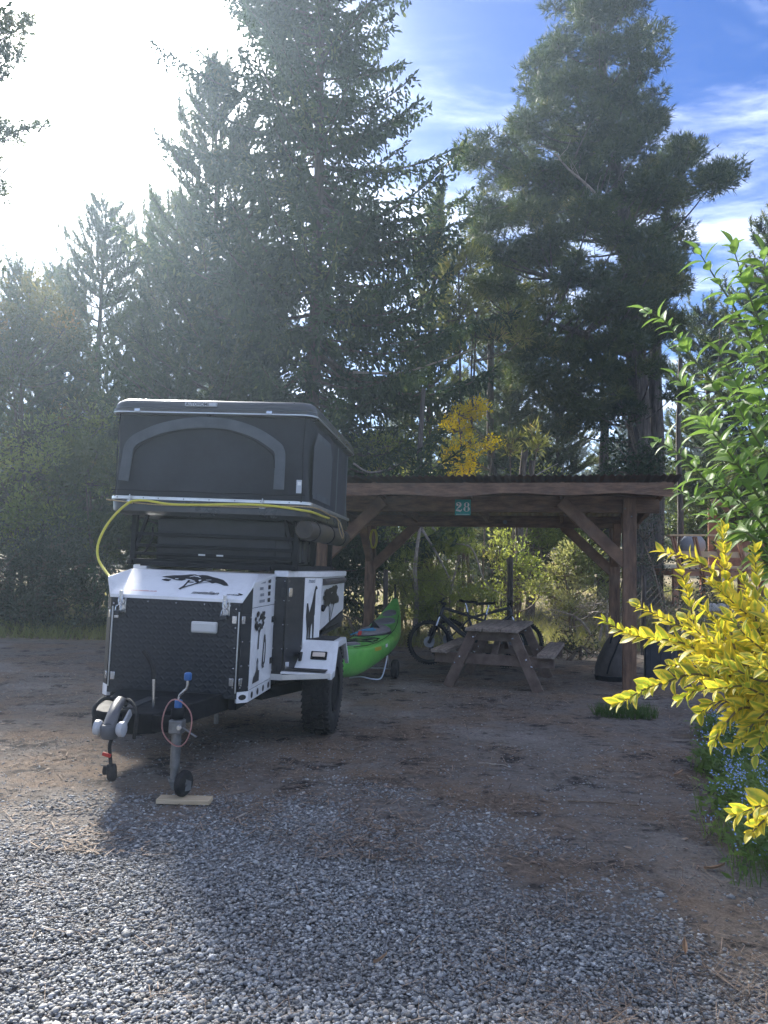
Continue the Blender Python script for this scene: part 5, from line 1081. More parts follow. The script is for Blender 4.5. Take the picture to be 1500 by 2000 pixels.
def spruce(H, prof, seed, base, label, extra=(), droop=.22):
    r = np.random.default_rng(seed); w = Wood(); w.tube([(.10 * math.sin(z / 5), .08 * math.sin(z / 4), z) for z in np.linspace(0, H, 22)], .21, .02, 12); P, D = [], []
    def branch(z, a, L_, el, dr, rad=None, step=.075):
        hd = np.array([math.cos(a), math.sin(a), 0]); m = 12; t = np.linspace(0, 1, m)[:, None]
        b = np.array([.10 * math.sin(z / 5), .08 * math.sin(z / 4), z]) + hd * L_ * t + np.array([0, 0, 1.]) * (L_ * math.tan(el) * t - dr * L_ * np.sin(math.pi * t * .85) + .20 * L_ * dr * 2 * t ** 3)
        w.tube(b, rad or (.012 + .011 * L_), .005, 5); f = .18
        while f < 1:
            i = min(int(f * (m - 1)), m - 2); q = b[i] + (b[i + 1] - b[i]) * (f * (m - 1) - i); tg = nrm(b[i + 1] - b[i]); lt = np.cross(tg, [0, 0, 1.])
            for sg in (-1, 1):
                if r.uniform() < .12: continue
                l2 = (.14 + .36 * L_ * .42 * (1 - f) ** .7) * r.uniform(.55, 1.2); d2 = nrm(tg * .6 + lt * sg * r.uniform(.55, 1.0) + np.array([0, 0, r.uniform(-.55, -.02)])); k = max(2, int(l2 / .060)); s_ = np.linspace(.12, 1, k)[:, None]
                c = q + d2 * l2 * s_ - np.array([0, 0, 1.]) * (.35 * l2 * s_ ** 2); P.append(c); D.append(np.repeat(d2[None], k, 0) + r.normal(0, .45, (k, 3)) + np.array([0, 0, -.25]))
            if r.uniform() < .6:      # hanging sprays
                l2 = r.uniform(.12, .42) * min(1.2, .4 + L_ * .3); k = max(2, int(l2 / .06)); s_ = np.linspace(.1, 1, k)[:, None]; c = q + np.array([0, 0, -1.]) * l2 * s_ + r.normal(0, .03, (1, 3)) * s_; P.append(c); D.append(np.array([0, 0, -1.]) + r.normal(0, .35, (k, 3)))
            P.append(q[None]); D.append((tg + r.normal(0, .3, 3) + np.array([0, 0, .3]))[None]); f += step / L_ * r.uniform(.7, 1.3)
        P.append(b[-1][None] + r.normal(0, .03, (4, 3))); D.append(nrm(b[-1] - b[-2])[None] + r.normal(0, .4, (4, 3)) + np.array([0, 0, .35]))
    z = 1.4
    while z < H - .1:
        for k in range(r.integers(4, 8)):
            a = r.uniform(0, 6.283); L_ = prof(z, a) * r.choice([.5, .75, .95, 1.1, 1.3], p=[.15, .25, .3, .2, .1]) * (1 + .25 * math.sin(z * 1.9 + 2 * math.cos(a))); u = z / H
            if L_ > .15: branch(z, a, L_, -.20 + .75 * u + r.normal(0, .08), droop * (1.15 - u) * r.uniform(.6, 1.4))
        z += r.uniform(.22, .34)
    for (z, a, L_, el, dr) in extra: branch(z, a, L_, el, dr, .03, .07)
    P, D = np.concatenate(P), np.concatenate(D); geo = [shoots(P, D, .155, .056, r)]
    return tree_obj('spruce_tree', label, 'tree', base, w, geo, M_BARK, L_SPRUCE)

def inside(poly, x, y):
    c = False; n = len(poly); j = n - 1
    for i in range(n):
        xi, yi = poly[i]; xj, yj = poly[j]
        if (yi > y) != (yj > y) and x < (xj - xi) * (y - yi) / (yj - yi) + xi: c = not c
        j = i
    return c
def clump_tree(name, label, cat, base, trunks, clumps, per, lm, wm, seed, kind, size, group=None, crown='crown', trunk='trunk', limb_r=.035, up=.5):
    """trunks: lists of (point, r0, r1); clumps: (centre, rx, rz) in world space; everything becomes local to base"""
    r = np.random.default_rng(seed); w = Wood(); B = np.array(base); TP = []
    for pts, r0, r1 in trunks:
        p = np.array([np.array(q) for q in smooth_path(pts, 6)]) - B; w.tube(p, r0, r1, 10); TP.append(p)
    TP = np.concatenate(TP) if TP else np.zeros((1, 3)); geo = []; P, D = [], []
    for c, rx, rz in clumps:
        c = np.array(c) - B
        # limb from the trunk, leaving it lower down
        dd = np.linalg.norm((TP - c) * np.array([1, 1, 1.6]) + np.array([0, 0, .9 * np.linalg.norm((TP - c)[:, :2], axis=1).min()]), axis=1); s0 = TP[int(np.argmin(dd))]; L_ = np.linalg.norm(c - s0); t = np.linspace(0, 1, 8)[:, None]
        p = s0 + (c - s0) * t + np.array([0, 0, -1.]) * .10 * L_ * np.sin(math.pi * t) + r.normal(0, .03 * L_, (1, 3)) * np.sin(math.pi * t); w.tube(p, limb_r * (.4 + .3 * L_ ** .5), .010, 4)
        n = int(per * (rx * rx * rz) ** .667 / .5); v = nrm(r.normal(size=(n, 3))) * (r.uniform(.12, 1, (n, 1)) ** .55); v[:, 2] = np.where(v[:, 2] < 0, v[:, 2] * .7, v[:, 2])
        lump = 1 + .25 * np.sin(v[:, :1] * 5 + c[0]) * np.cos(v[:, 1:2] * 4 + c[2]); q = c + v * np.array([rx, rx, rz]) * lump; P.append(q); D.append(v + np.array([0, 0, up]) + r.normal(0, .4, v.shape))
        for j in range(4): e = q[r.integers(0, len(q))]; w.tube([c, (c + e) / 2 + r.normal(0, .04, 3), e], .010, .004, 3)
    P, D = np.concatenate(P), np.concatenate(D)
    if kind == 'needle': geo = [needles(P, D, size[0], size[1], size[2], .55, r)]
    elif kind == 'leaf': geo = [leafs(P, D, size[0], size[1], r)]
    else: geo = [shoots(P, D, size[0], size[1], r)]
    return tree_obj(name, label, cat, base, w, geo, wm, lm, group, crown, trunk)

# --- the tall spruce behind the trailer
SP_Y = 17.0; SPB = base_at(592, SP_Y)
def sp_prof(z, a):
    c = math.cos(a)      # +1 right, -1 left
    full = (2.75 if z < 9.5 else 2.35) * min(1, (19.8 - z) / 7.5) ** .8
    if 12.0 < z < 13.0 and c > .2: full *= .55
    if z < 5: full *= 1.05
    return full * (1.0 + (.10 * c if c > 0 else -.22 * c) - (.22 * max(0, c) if 13 < z < 16.5 else 0))
spruce(19.3, sp_prof, 21, SPB, 'tall dark spruce with drooping boughs rising behind the tent trailer',
       extra=[(11.1, .10, 2.5, .42, .05), (10.9, -.3, 2.35, .35, .06), (13.8, .05, 2.3, .5, .02), (13.6, 2.8, 2.4, .5, .02), (7.0, .05, 4.6, .10, .10), (6.6, -.35, 3.6, .02, .10), (5.8, .1, 4.0, .06, .14), (7.6, .2, 3.4, .05, .12), (8.6, -.1, 3.2, .05, .15), (5.0, .3, 3.2, .05, .15), (9.8, 3.3, 2.5, .2, .1), (8.4, 3.0, 2.9, .1, .14), (6.7, 3.2, 3.0, .0, .14), (4.6, .05, 3.2, .04, .14), (4.2, -.3, 3.0, .03, .12), (3.7, .25, 2.8, .04, .1), (5.3, -.15, 3.3, .05, .14), (3.3, -.1, 2.6, .03, .1), (2.9, .1, 2.4, .03, .1)])

# --- the big old pine on the right
def old_pine():
    Y = 20.0; base = base_at(1252, Y); r = random.Random(31)
    poly = [(1055, -170), (1072, 0), (1050, 40), (1018, 95), (1008, 145), (1030, 200), (985, 240), (935, 262), (900, 290), (900, 330), (930, 360), (918, 395), (898, 428), (905, 470), (895, 530), (905, 600), (925, 660), (950, 710), (1000, 740), (1050, 790), (1090, 850), (1150, 880), (1215, 860), (1225, 780), (1325, 700), (1335, 600), (1350, 500), (1345, 420), (1400, 370), (1430, 370), (1448, 300), (1425, 285), (1390, 310), (1345, 285), (1300, 280), (1305, 150), (1292, 90), (1280, 20), (1235, -170)]
    cl = []; tries = 0
    while len(cl) < 260 and tries < 14000:
        tries += 1; x, y = r.uniform(890, 1460), r.uniform(-160, 880)
        if not inside(poly, x, y): continue
        x0 = x; 
        while inside(poly, x0, y): x0 -= 6
        x1 = x
        while inside(poly, x1, y): x1 += 6
        h = (x1 - x0) / 2; u = 0.0 if 430 < y < 720 and x > 1170 else (x - (x0 + x1) / 2) / h; rad = r.uniform(.36, .74); px_r = rad / Y * 1500
        if min(x - x0, x1 - x) < px_r * .55: continue
        if 700 < y < 860 and r.random() < .25: continue
        dep = math.sqrt(max(0, 1 - u * u)) * min(2.9, h * Y / 1500); c = at(x, y, Y + r.uniform(-1, 1) * dep)
        if any((c - q[0]).length < .64 * (rad + q[1]) for q in cl): continue
        cl.append((c, rad, rad * r.uniform(.45, .66)))
    for px, py, d, rad in ((1262, 590, 1.5, .6), (1300, 640, 1.2, .6), (1225, 660, 1.6, .55), (1275, 720, 1.4, .5), (1310, 560, 1.5, .6), (1200, 600, 1.8, .6), (1165, 690, 1.6, .6), (1320, 770, 1.2, .45), (1195, 770, 1.5, .5), (1240, 800, 1.2, .35), (1110, 720, 1.4, .6), (1060, 680, 1.5, .6), (1150, 800, 1.3, .5)): cl.append((at(px, py, Y - d), rad, rad * .65))
    P_ = lambda *a: at(*a)
    tr = [([base, P_(1250, 900, Y), P_(1243, 700, Y), P_(1232, 520, Y), P_(1205, 350, Y + .2), P_(1180, 180, Y), P_(1160, 0, Y), P_(1150, -160, Y)], .34, .07),
          ([base + Vector((.45, .35, 0)), P_(1283, 900, Y + .3), P_(1280, 740, Y + .4), P_(1285, 560, Y + .5), P_(1300, 420, Y + .4), P_(1330, 330, Y)], .24, .05),
          ([P_(1236, 540, Y), P_(1190, 440, Y - .8), P_(1130, 370, Y - 1.2), P_(1085, 345, Y - 1.6)], .15, .03),
          ([P_(1245, 700, Y), P_(1120, 645, Y - .8), P_(1010, 620, Y - 1.0)], .11, .03), ([P_(1240, 620, Y), P_(1170, 560, Y - .5), P_(1080, 540, Y - .6)], .12, .03)]
    t = clump_tree('pine_tree', 'broad old pine with furrowed twin trunks filling the upper right', 'tree', base, tr, cl, 470, L_PINE, M_BARKGREY, 5, 'needle', (.20, .024, 6), limb_r=.045)
    # bare dead limb
    w = Wood(); pts = [P_(1200, 420, Y - 1.9), P_(1150, 365, Y - 2.1), P_(1110, 330, Y - 2.3), P_(1085, 300, Y - 2.4)]; w.tube(np.array([np.array(q - base) for q in smooth_path(pts, 4)]), .045, .015, 6)
    rr = np.random.default_rng(3)
    for k in range(14): s0 = np.array(pts[k % 3] - base) + (np.array(pts[k % 3 + 1]) - np.array(pts[k % 3])) * rr.uniform(); e = s0 + np.array([rr.uniform(-.9, .3), rr.uniform(-.3, .3), rr.uniform(-.2, .7)]); w.tube([s0, (s0 + e) / 2 + rr.normal(0, .06, 3), e], .012, .004, 4)
    obj('dead_limb', w.mesh('dead_limb', M_DEADWOOD), t)
    return t
OLD_PINE = old_pine()

# --- pines of the left and middle
YP = []
def yp(px, py_top, Y, R0, seed, label, **k):
    b = base_at(px, Y); t = young_pine(top_z(px, py_top, Y) - b.z, R0, seed, label=label, base=b, group=None, name=k.pop('name', 'pine_tree'), **k); YP.append(t); return t
PA = yp(398, 150, 18.3, 2.7, 101, 'tall pine close against the left side of the spruce', power=.55, dens=1.2, up=.5, sub=9)
PB = yp(160, 385, 21.5, 2.6, 102, 'bushy pine with upright candle tips left of the tent', power=.62, up=.5, sub=8, dens=.95)
PC = yp(264, 385, 23.0, 1.35, 103, 'thin spire-topped pine between two bushier pines on the left', power=.7, up=.5, dens=1.1, sub=6)
PD = yp(838, 372, 19.5, 1.35, 104, 'narrow young pine standing in the gap right of the spruce', power=.6, lm=L_PINE2, up=.6, sub=7, start=.42)
PE = yp(318, 385, 20.5, 2.2, 105, 'dense pine with lumpy top just left of the tall pine beside the spruce', power=.6, up=.5, sub=8, dens=.95)
def cp(src, px, py, Y, rz, label, fat=1.0, group=None):
    b = base_at(px, Y); H0 = max((src.matrix_basis @ Vector(c))[2] for ch in src.children for c in ch.bound_box) if False else src['h0']; s = (top_z(px, py, Y) - b.z) / H0; return copy_tree(src, b, (s * fat, s * fat, s), rz, label, group)
for t in YP: t['h0'] = float(max(v[2] for ch in t.children if ch.name.startswith('crown') for v in ch.bound_box))
cp(PB, 20, 480, 20.0, 1.3, 'leftmost pine, its dark top cut by the picture edge', 1.1)
cp(PE, 95, 500, 23.5, 2.6, 'pine behind the orange-tinted tree on the left', 1.2)
cp(PB, 470, 430, 22.0, 3.9, 'pine filling the gap behind the spruce and the pine at its left', 1.1)
cp(PE, 985, 700, 21.5, 2.9, 'low shaded pine standing behind the yellow wattle', 1.5)
cp(PB, 1095, 700, 22.8, 1.9, 'shaded pine between the old pine and the shelter roof', 1.4)
cp(PB, 960, 470, 24.5, 5.2, 'pine behind the left flank of the big old pine', 1.0)
cp(PB, 1395, 560, 25.0, 2.0, 'pine behind the old pine at its right side', 1.3)
cp(PE, 1520, 385, 22.0, 4.4, 'dark pine at the right picture edge above the green shrub', 1.35)
for t in YP: del t['h0']
for o in [o for o in COL.objects if o.parent is None and 'h0' in o]: del o['h0']

# far wood: copies standing farther back
rr = random.Random(77); FAR = 'pines of the wood far behind the fence'
xs_ = []
for k in range(34):
    Y = rr.uniform(36, 62); px = -260 + (2050 / 33) * k + rr.uniform(-25, 25); src = rr.choice([PB, PE, PA, PB, PE]); b = base_at(px, Y); s = rr.uniform(.6, .9)
    copy_tree(src, b, (s * rr.uniform(1.3, 1.8),) * 2 + (s,), rr.uniform(0, 6.28), 'shaded pine of the far wood behind the fence and nearer trees', FAR)

# tree out of frame on the left whose branches reach into the picture
def edge_tree():
    Y = 11.5; base = base_at(-330, Y); r = random.Random(4); cl = []
    for px, py, rad in ((-20, 20, .30), (25, 60, .26), (15, 105, .22), (50, 40, .13), (-40, 110, .35), (5, 150, .12), (-30, 245, .30), (20, 262, .20), (55, 250, .14), (85, 245, .09), (-30, 380, .26), (-2, 365, .14), (-70, 300, .4), (-110, 180, .5), (-120, 60, .5), (-150, 400, .5), (-60, -60, .4), (20, -60, .3), (-230, 320, .6), (-120, 480, .7), (-200, 560, .9), (-300, 460, .9), (-110, 620, .6), (-330, 640, .9), (-420, 540, .9), (-210, 700, .8), (-460, 700, .9), (-380, 380, .8), (-120, 760, .6), (-300, 780, .8)): cl.append((at(px, py, Y + r.uniform(-.5, .5)), rad * 1.2, rad * .9))  # clumps well outside the frame added to shade the left soil
    top = at(-320, -500, Y)
    clump_tree('pine_tree', 'pine outside the left picture edge whose branch tips reach in', 'tree', base, [([base, at(-335, 500, Y), at(-325, 0, Y), top], .2, .05)], cl, 1100, L_PINE, M_BARK, 8, 'needle', (.14, .017, 6), limb_r=.014)
edge_tree()

# orange-tinted tree at the left
def blob_plant(name, label, cat, base, boxes, per, lm, wm, seed, kind, size, group=None, crown='crown', trunk='trunk', n=None, rad=(.3, .6), stems=3, limb_r=.02):
    """boxes: (px0, py0, px1, py1, Y0, Y1) volumes to fill with clumps"""
    r = random.Random(seed); cl = []
    for px0, py0, px1, py1, Y0, Y1, m in boxes:
        for k in range(m):
            u, v = r.uniform(-1, 1), r.uniform(-1, 1)
            if u * u + v * v > 1.15: u *= .7; v *= .7
            ra = r.uniform(*rad); cl.append((at((px0 + px1) / 2 + u * (px1 - px0) / 2, (py0 + py1) / 2 + v * (py1 - py0) / 2, r.uniform(Y0, Y1)), ra, ra * r.uniform(.6, .95)))
    tr = []; cz = max(c[0].z for c in cl)
    for k in range(stems):
        e = cl[r.randrange(len(cl))][0]; tr.append(([base + Vector((r.uniform(-.15, .15), r.uniform(-.15, .15), 0)), base.lerp(e, .5) + Vector((0, 0, .2)), e], limb_r * 1.6, limb_r * .6))
    return clump_tree(name, label, cat, base, tr, cl, per, lm, wm, seed, kind, size, group, crown, trunk, limb_r=limb_r)
blob_plant('broadleaf_tree', 'loose leafy tree with orange-tinted leaves at the left edge', 'tree', base_at(60, 17), [(-60, 560, 175, 1000, 16, 18.5, 44), (-40, 580, 60, 700, 16, 17, 8)], 560, L_AUTUMN, M_BARK, 12, 'leaf', (.10, .045), rad=(.35, .65), limb_r=.035)
blob_plant('wattle_tree', 'wattle covered in yellow blossom above the shelter roof', 'tree', base_at(930, 17.0), [(868, 805, 965, 940, 16.6, 17.6, 26), (900, 785, 945, 840, 16.8, 17.4, 6)], 1000, L_WATTLE, M_TWIG, 14, 'leaf', (.075, .05), rad=(.16, .32), limb_r=.02)
blob_plant('weeping_conifer', 'drooping yellowish conifer spray hanging above the shelter roof', 'tree', base_at(1010, 17.2), [(985, 840, 1050, 890, 17, 17.6, 6), (1020, 860, 1060, 890, 17, 17.4, 3)], 420, L_WEEP, M_TWIG, 15, 'shoot', (.22, .03), rad=(.14, .26), limb_r=.015)
blob_plant('weeping_conifer', 'sunlit feathery conifer boughs hanging left of the old pine', 'tree', base_at(905, 17.8), [(880, 480, 930, 600, 17.2, 18.4, 7), (900, 590, 1045, 680, 17.2, 18.2, 12), (860, 560, 930, 720, 17.4, 18.4, 9)], 560, L_WEEP, M_BARK, 16, 'shoot', (.20, .03), rad=(.20, .42), limb_r=.03)
IVY = blob_plant('ivy', 'glossy ivy climbing the foot of the old pine trunks', 'ivy', base_at(1205, 19.0), [(1165, 860, 1290, 960, 18.7, 19.3, 24), (1185, 740, 1230, 890, 19.0, 19.4, 12), (1160, 900, 1300, 1060, 18.6, 19.4, 14)], 620, L_IVY, M_TWIG, 17, 'leaf', (.09, .07), rad=(.2, .38), limb_r=.015)
# undergrowth
blob_plant('hedge', 'tangled dark hedge along the left edge of the clearing', 'hedge', base_at(60, 15.6), [(-220, 1070, 60, 1235, 14.9, 16.2, 34), (30, 1060, 218, 1235, 14.9, 16.0, 34), (-120, 1020, 215, 1120, 15.3, 16.3, 26), (-240, 1110, 225, 1180, 15.2, 16.0, 40)], 600, L_DARKBUSH, M_TWIG, 18, 'leaf', (.075, .04), rad=(.28, .5), stems=9)
blob_plant('bush', 'feathery dark pine scrub behind the left side of the tent', 'bush', base_at(190, 16.6), [(110, 860, 240, 1090, 16.3, 17.4, 22)], 480, L_PINE2, M_TWIG, 19, 'needle', (.16, .016, 6), rad=(.3, .55))
blob_plant('bush', 'low dark bush between the trailer and the far left shelter post', 'bush', base_at(700, 13.9), [(672, 1140, 760, 1235, 13.7, 14.5, 14)], 700, L_DARKBUSH, M_TWIG, 20, 'leaf', (.06, .035), rad=(.16, .3))
blob_plant('bush', 'large sunlit pale green bush beyond the fence on the right', 'bush', base_at(1120, 16.3), [(1050, 1085, 1210, 1210, 15.7, 17.0, 30), (1100, 1070, 1180, 1110, 16, 16.6, 6)], 620, L_PALE, M_TWIG, 22, 'leaf', (.10, .05), rad=(.22, .42))
blob_plant('bush', 'small dark shrub growing at the fence behind the table bench', 'bush', base_at(1120, 12.9), [(1072, 1228, 1172, 1290, 12.7, 13.3, 13)], 700, L_DARKBUSH, M_TWIG, 23, 'leaf', (.05, .03), rad=(.12, .24))
blob_plant('bush', 'grey twiggy scrub below the pale bush beyond the fence', 'bush', base_at(1180, 15.0), [(1060, 1175, 1215, 1225, 14.4, 15.2, 14)], 420, leaf_mat('grey_scrub', (.10, .10, .075), (.24, .22, .17), .25, .6), M_DEADWOOD, 24, 'leaf', (.06, .02), rad=(.18, .32))
blob_plant('bush', 'feathery sapling thicket seen through the middle of the shelter', 'bush', base_at(880, 15.5), [(760, 1050, 960, 1180, 15.0, 16.8, 22), (800, 1150, 960, 1215, 14.6, 15.4, 12)], 380, L_LIT, M_TWIG, 25, 'needle', (.15, .013, 6), rad=(.28, .5))
blob_plant('bush', 'dark scrub below the deck behind the slate box', 'bush', base_at(1310, 15.5), [(1235, 1140, 1420, 1180, 15.2, 17, 14), (1290, 1180, 1400, 1250, 12.6, 13.4, 10), (1240, 990, 1300, 1140, 16.4, 17.4, 16)], 520, L_DARKBUSH, M_TWIG, 26, 'leaf', (.06, .035), rad=(.2, .36))
blob_plant('bush', 'leafy undergrowth behind the deck at the right', 'bush', base_at(1420, 23), [(1300, 880, 1560, 1060, 22, 24, 34)], 420, L_BUSH, M_TWIG, 27, 'leaf', (.12, .06), rad=(.45, .8))
blob_plant('bush', 'sunlit saplings above the left half of the shelter roof', 'bush', base_at(790, 17.5), [(700, 850, 900, 945, 16.4, 17.6, 22), (690, 940, 860, 1090, 16.2, 17.4, 26)], 420, L_LIT, M_TWIG, 28, 'leaf', (.10, .03), rad=(.3, .5))
blob_plant('bush', 'shaded undergrowth behind the right half of the shelter roof', 'bush', base_at(1080, 19.5), [(960, 930, 1180, 1080, 18.8, 20.4, 26)], 420, L_LIT, M_TWIG, 29, 'leaf', (.11, .05), rad=(.4, .65))
blob_plant('bush', 'deep green thicket behind the left of the shelter and the trailer', 'bush', base_at(560, 19.5), [(240, 880, 720, 1120, 18.5, 20.5, 46)], 360, L_BUSH, M_TWIG, 30, 'leaf', (.11, .05), rad=(.45, .75))
blob_plant('bush', 'broad light green bush below the orange-tinted tree at the left', 'bush', base_at(70, 16.5), [(-80, 860, 140, 1060, 16.0, 17.4, 36), (100, 800, 235, 960, 16.6, 17.6, 18)], 420, L_LIT, M_TWIG, 33, 'leaf', (.11, .05), rad=(.35, .6))
blob_plant('bush', 'light green shrub seen behind the table through the shelter', 'bush', base_at(1010, 15.9), [(950, 1090, 1060, 1215, 15.5, 16.6, 16), (960, 1040, 1060, 1110, 16.2, 17.0, 8)], 480, L_LIT, M_TWIG, 36, 'leaf', (.09, .045), rad=(.2, .4))
# bare trunks in the wood behind the fence
def bare_trunk(px, py_top, Y, r_, label, m=M_BARK, lean=0, name='tree_trunk'):
    b = base_at(px, Y); e = at(px + lean, py_top, Y); d = e - b; mb = MB(); pts = smooth_path([Vector((0, 0, 0)), d * .33 + Vector((.04, 0, 0)), d * .66 - Vector((.04, 0, 0)), d], 5)
    o = mb.tube(pts, [r_ * (1 - .45 * i / (len(pts) - 1)) for i in range(len(pts))], 9).build(name, m, None, smooth=True); o.location = b; return tag(o, label, 'tree trunk')
bare_trunk(815, 760, 16.2, .085, 'slim pale-barked trunk left of the wattle', M_BARKGREY, 12); bare_trunk(965, 640, 21.0, .15, 'dark bare trunk right of the wattle', lean=-6)
bare_trunk(1005, 880, 18.4, .14, 'forked dark trunk seen through the shelter, right of centre', lean=20); bare_trunk(1035, 900, 19.4, .13, 'straight shaded trunk beside the forked one', lean=4)
bare_trunk(1325, 700, 21.0, .10, 'thin straight trunk behind the shelter roof corner', M_BARKGREY, 4); bare_trunk(1400, 640, 23.5, .09, 'slender trunk behind the green shrub', lean=8); bare_trunk(1180, 820, 22.5, .22, 'broad shaded trunk left of the ivy', M_BARKGREY, 2)
bare_trunk(808, 1030, 15.0, .055, 'thin trunk with pale strip seen behind the kayak', M_DEADWOOD, 12); bare_trunk(868, 1100, 14.9, .035, 'leaning broken white stake behind the fence', M_DEADWOOD, 26, 'stake')
def dead_branch(label, pts, r_):
    p = smooth_path([at(*q) for q in pts], 6); o = MB().tube(p, [r_ * (1 - .7 * i / (len(p) - 1)) for i in range(len(p))], 6).build('dead_branch', M_DEADWOOD, None, smooth=True); tag(o, label, 'branch')
dead_branch('pale dead branch slanting down behind the shelter opening', [(825, 1035, 15.4), (855, 1085, 15.2), (890, 1150, 15.0), (935, 1205, 14.8)], .028)
dead_branch('long curved pale branch hanging in front of the middle saplings', [(845, 1030, 15.6), (870, 1060, 15.4), (920, 1070, 15.3), (950, 1140, 15.1), (1000, 1170, 15.0)], .026)
dead_branch('curved bare branch just above the shelter roof on the left', [(690, 905, 15.8), (720, 922, 15.7), (760, 915, 15.7), (800, 895, 15.9)], .022)
dead_branch('long bare bough reaching right from the spruce', [(690, 727, 16.4), (780, 728, 16.0), (860, 705, 15.8), (930, 680, 15.6)], .03)
dead_branch('short bare twig above the right of the shelter roof', [(1035, 935, 16.2), (1065, 918, 16.2), (1090, 905, 16.3)], .016)
# ------------------------------------------------------------------ shrubs with single leaves
def blade_mesh(name, m, nl=7, curve=.25, fold=.30, wl=.42, tipsharp=1.0, wav=0.0):
    """unit leaf: stem at the origin, length 1 along +y, upper side +z; 'rib' runs 1 on the midrib to 0 on the margin"""
    V, rib = [], []; cols = (-1, -.55, 0, .55, 1)
    for i in range(nl):
        t = i / (nl - 1); w = wl / 2 * math.sin(math.pi * min(1, (t * .96 + .02)) ** .85) ** tipsharp * (1 if i < nl - 1 else .05)
        for c in cols:
            x = c * w; V.append((x, t - .04 * curve * t, -curve * t * t + fold * abs(x) + wav * math.sin(9 * t) * c)); rib.append(1 - abs(c))
    F = [(i * 5 + k, i * 5 + k + 1, i * 5 + 6 + k, i * 5 + 5 + k) for i in range(nl - 1) for k in range(4)]
    me = np_mesh(name, np.array(V), np.array(F), m, smooth=True); a = me.attributes.new('rib', 'FLOAT', 'POINT'); a.data.foreach_set('value', np.array(rib, dtype=np.float32)); return me, np.array(V), np.array(F), np.array(rib)
def shrub_leaf_mat(name, margin, centre, lo, hi, trans, rough, hue=.5):
    m = bpy.data.materials.new(name); m.use_nodes = True; nt = m.node_tree; nt.nodes.clear(); N = nt.nodes.new; L = nt.links.new
    out = N('ShaderNodeOutputMaterial'); a = N('ShaderNodeAttribute'); a.attribute_name = 'rib'; tc = N('ShaderNodeTexCoord'); geo = N('ShaderNodeNewGeometry'); oi = N('ShaderNodeObjectInfo')
    n = N('ShaderNodeTexNoise'); L(geo.outputs['Position'], n.inputs['Vector']); n.inputs['Scale'].default_value = 55; n.inputs['Detail'].default_value = 4
    s = N('ShaderNodeMath'); s.operation = 'MULTIPLY_ADD'; L(n.outputs[0], s.inputs[0]); s.inputs[1].default_value = .9; L(a.outputs['Fac'], s.inputs[2])
    n5 = N('ShaderNodeTexNoise'); L(geo.outputs['Position'], n5.inputs['Vector']); n5.inputs['Scale'].default_value = 9
    s5 = N('ShaderNodeMath'); s5.operation = 'MULTIPLY_ADD'; L(n5.outputs[0], s5.inputs[0]); s5.inputs[1].default_value = 1.9; L(s.outputs[0], s5.inputs[2])
    r = N('ShaderNodeMapRange'); L(s5.outputs[0], r.inputs[0]); r.inputs[1].default_value = lo + .95; r.inputs[2].default_value = hi + .95
    x = N('ShaderNodeMix'); x.data_type = 'RGBA'; L(r.outputs[0], x.inputs['Factor']); x.inputs['A'].default_value = (*margin, 1); x.inputs['B'].default_value = (*centre, 1)
    hs = N('ShaderNodeHueSaturation'); L(x.outputs['Result'], hs.inputs['Color']); mr = N('ShaderNodeMapRange'); L(oi.outputs['Random'], mr.inputs[0]); mr.inputs[3].default_value = .75; mr.inputs[4].default_value = 1.2; L(mr.outputs[0], hs.inputs['Value'])
    d = N('ShaderNodeBsdfPrincipled'); L(hs.outputs[0], d.inputs['Base Color']); d.inputs['Roughness'].default_value = rough; d.inputs['Specular IOR Level'].default_value = .3
    t = N('ShaderNodeBsdfTranslucent'); h2 = N('ShaderNodeHueSaturation'); h2.inputs['Hue'].default_value = hue; h2.inputs['Saturation'].default_value = 1.1; h2.inputs['Value'].default_value = 1.35; L(hs.outputs[0], h2.inputs['Color']); L(h2.outputs[0], t.inputs['Color'])
    mx = N('ShaderNodeMixShader'); mx.inputs[0].default_value = trans; L(d.outputs[0], mx.inputs[1]); L(t.outputs[0], mx.inputs[2]); L(mx.outputs[0], out.inputs[0]); return m
M_YLEAF = shrub_leaf_mat('variegated_leaf', (.78, .65, .11), (.34, .40, .07), .85, 1.30, .45, .5)
M_GLEAF = shrub_leaf_mat('laurel_leaf', (.19, .30, .085), (.26, .38, .10), .6, 1.4, .45, .45)

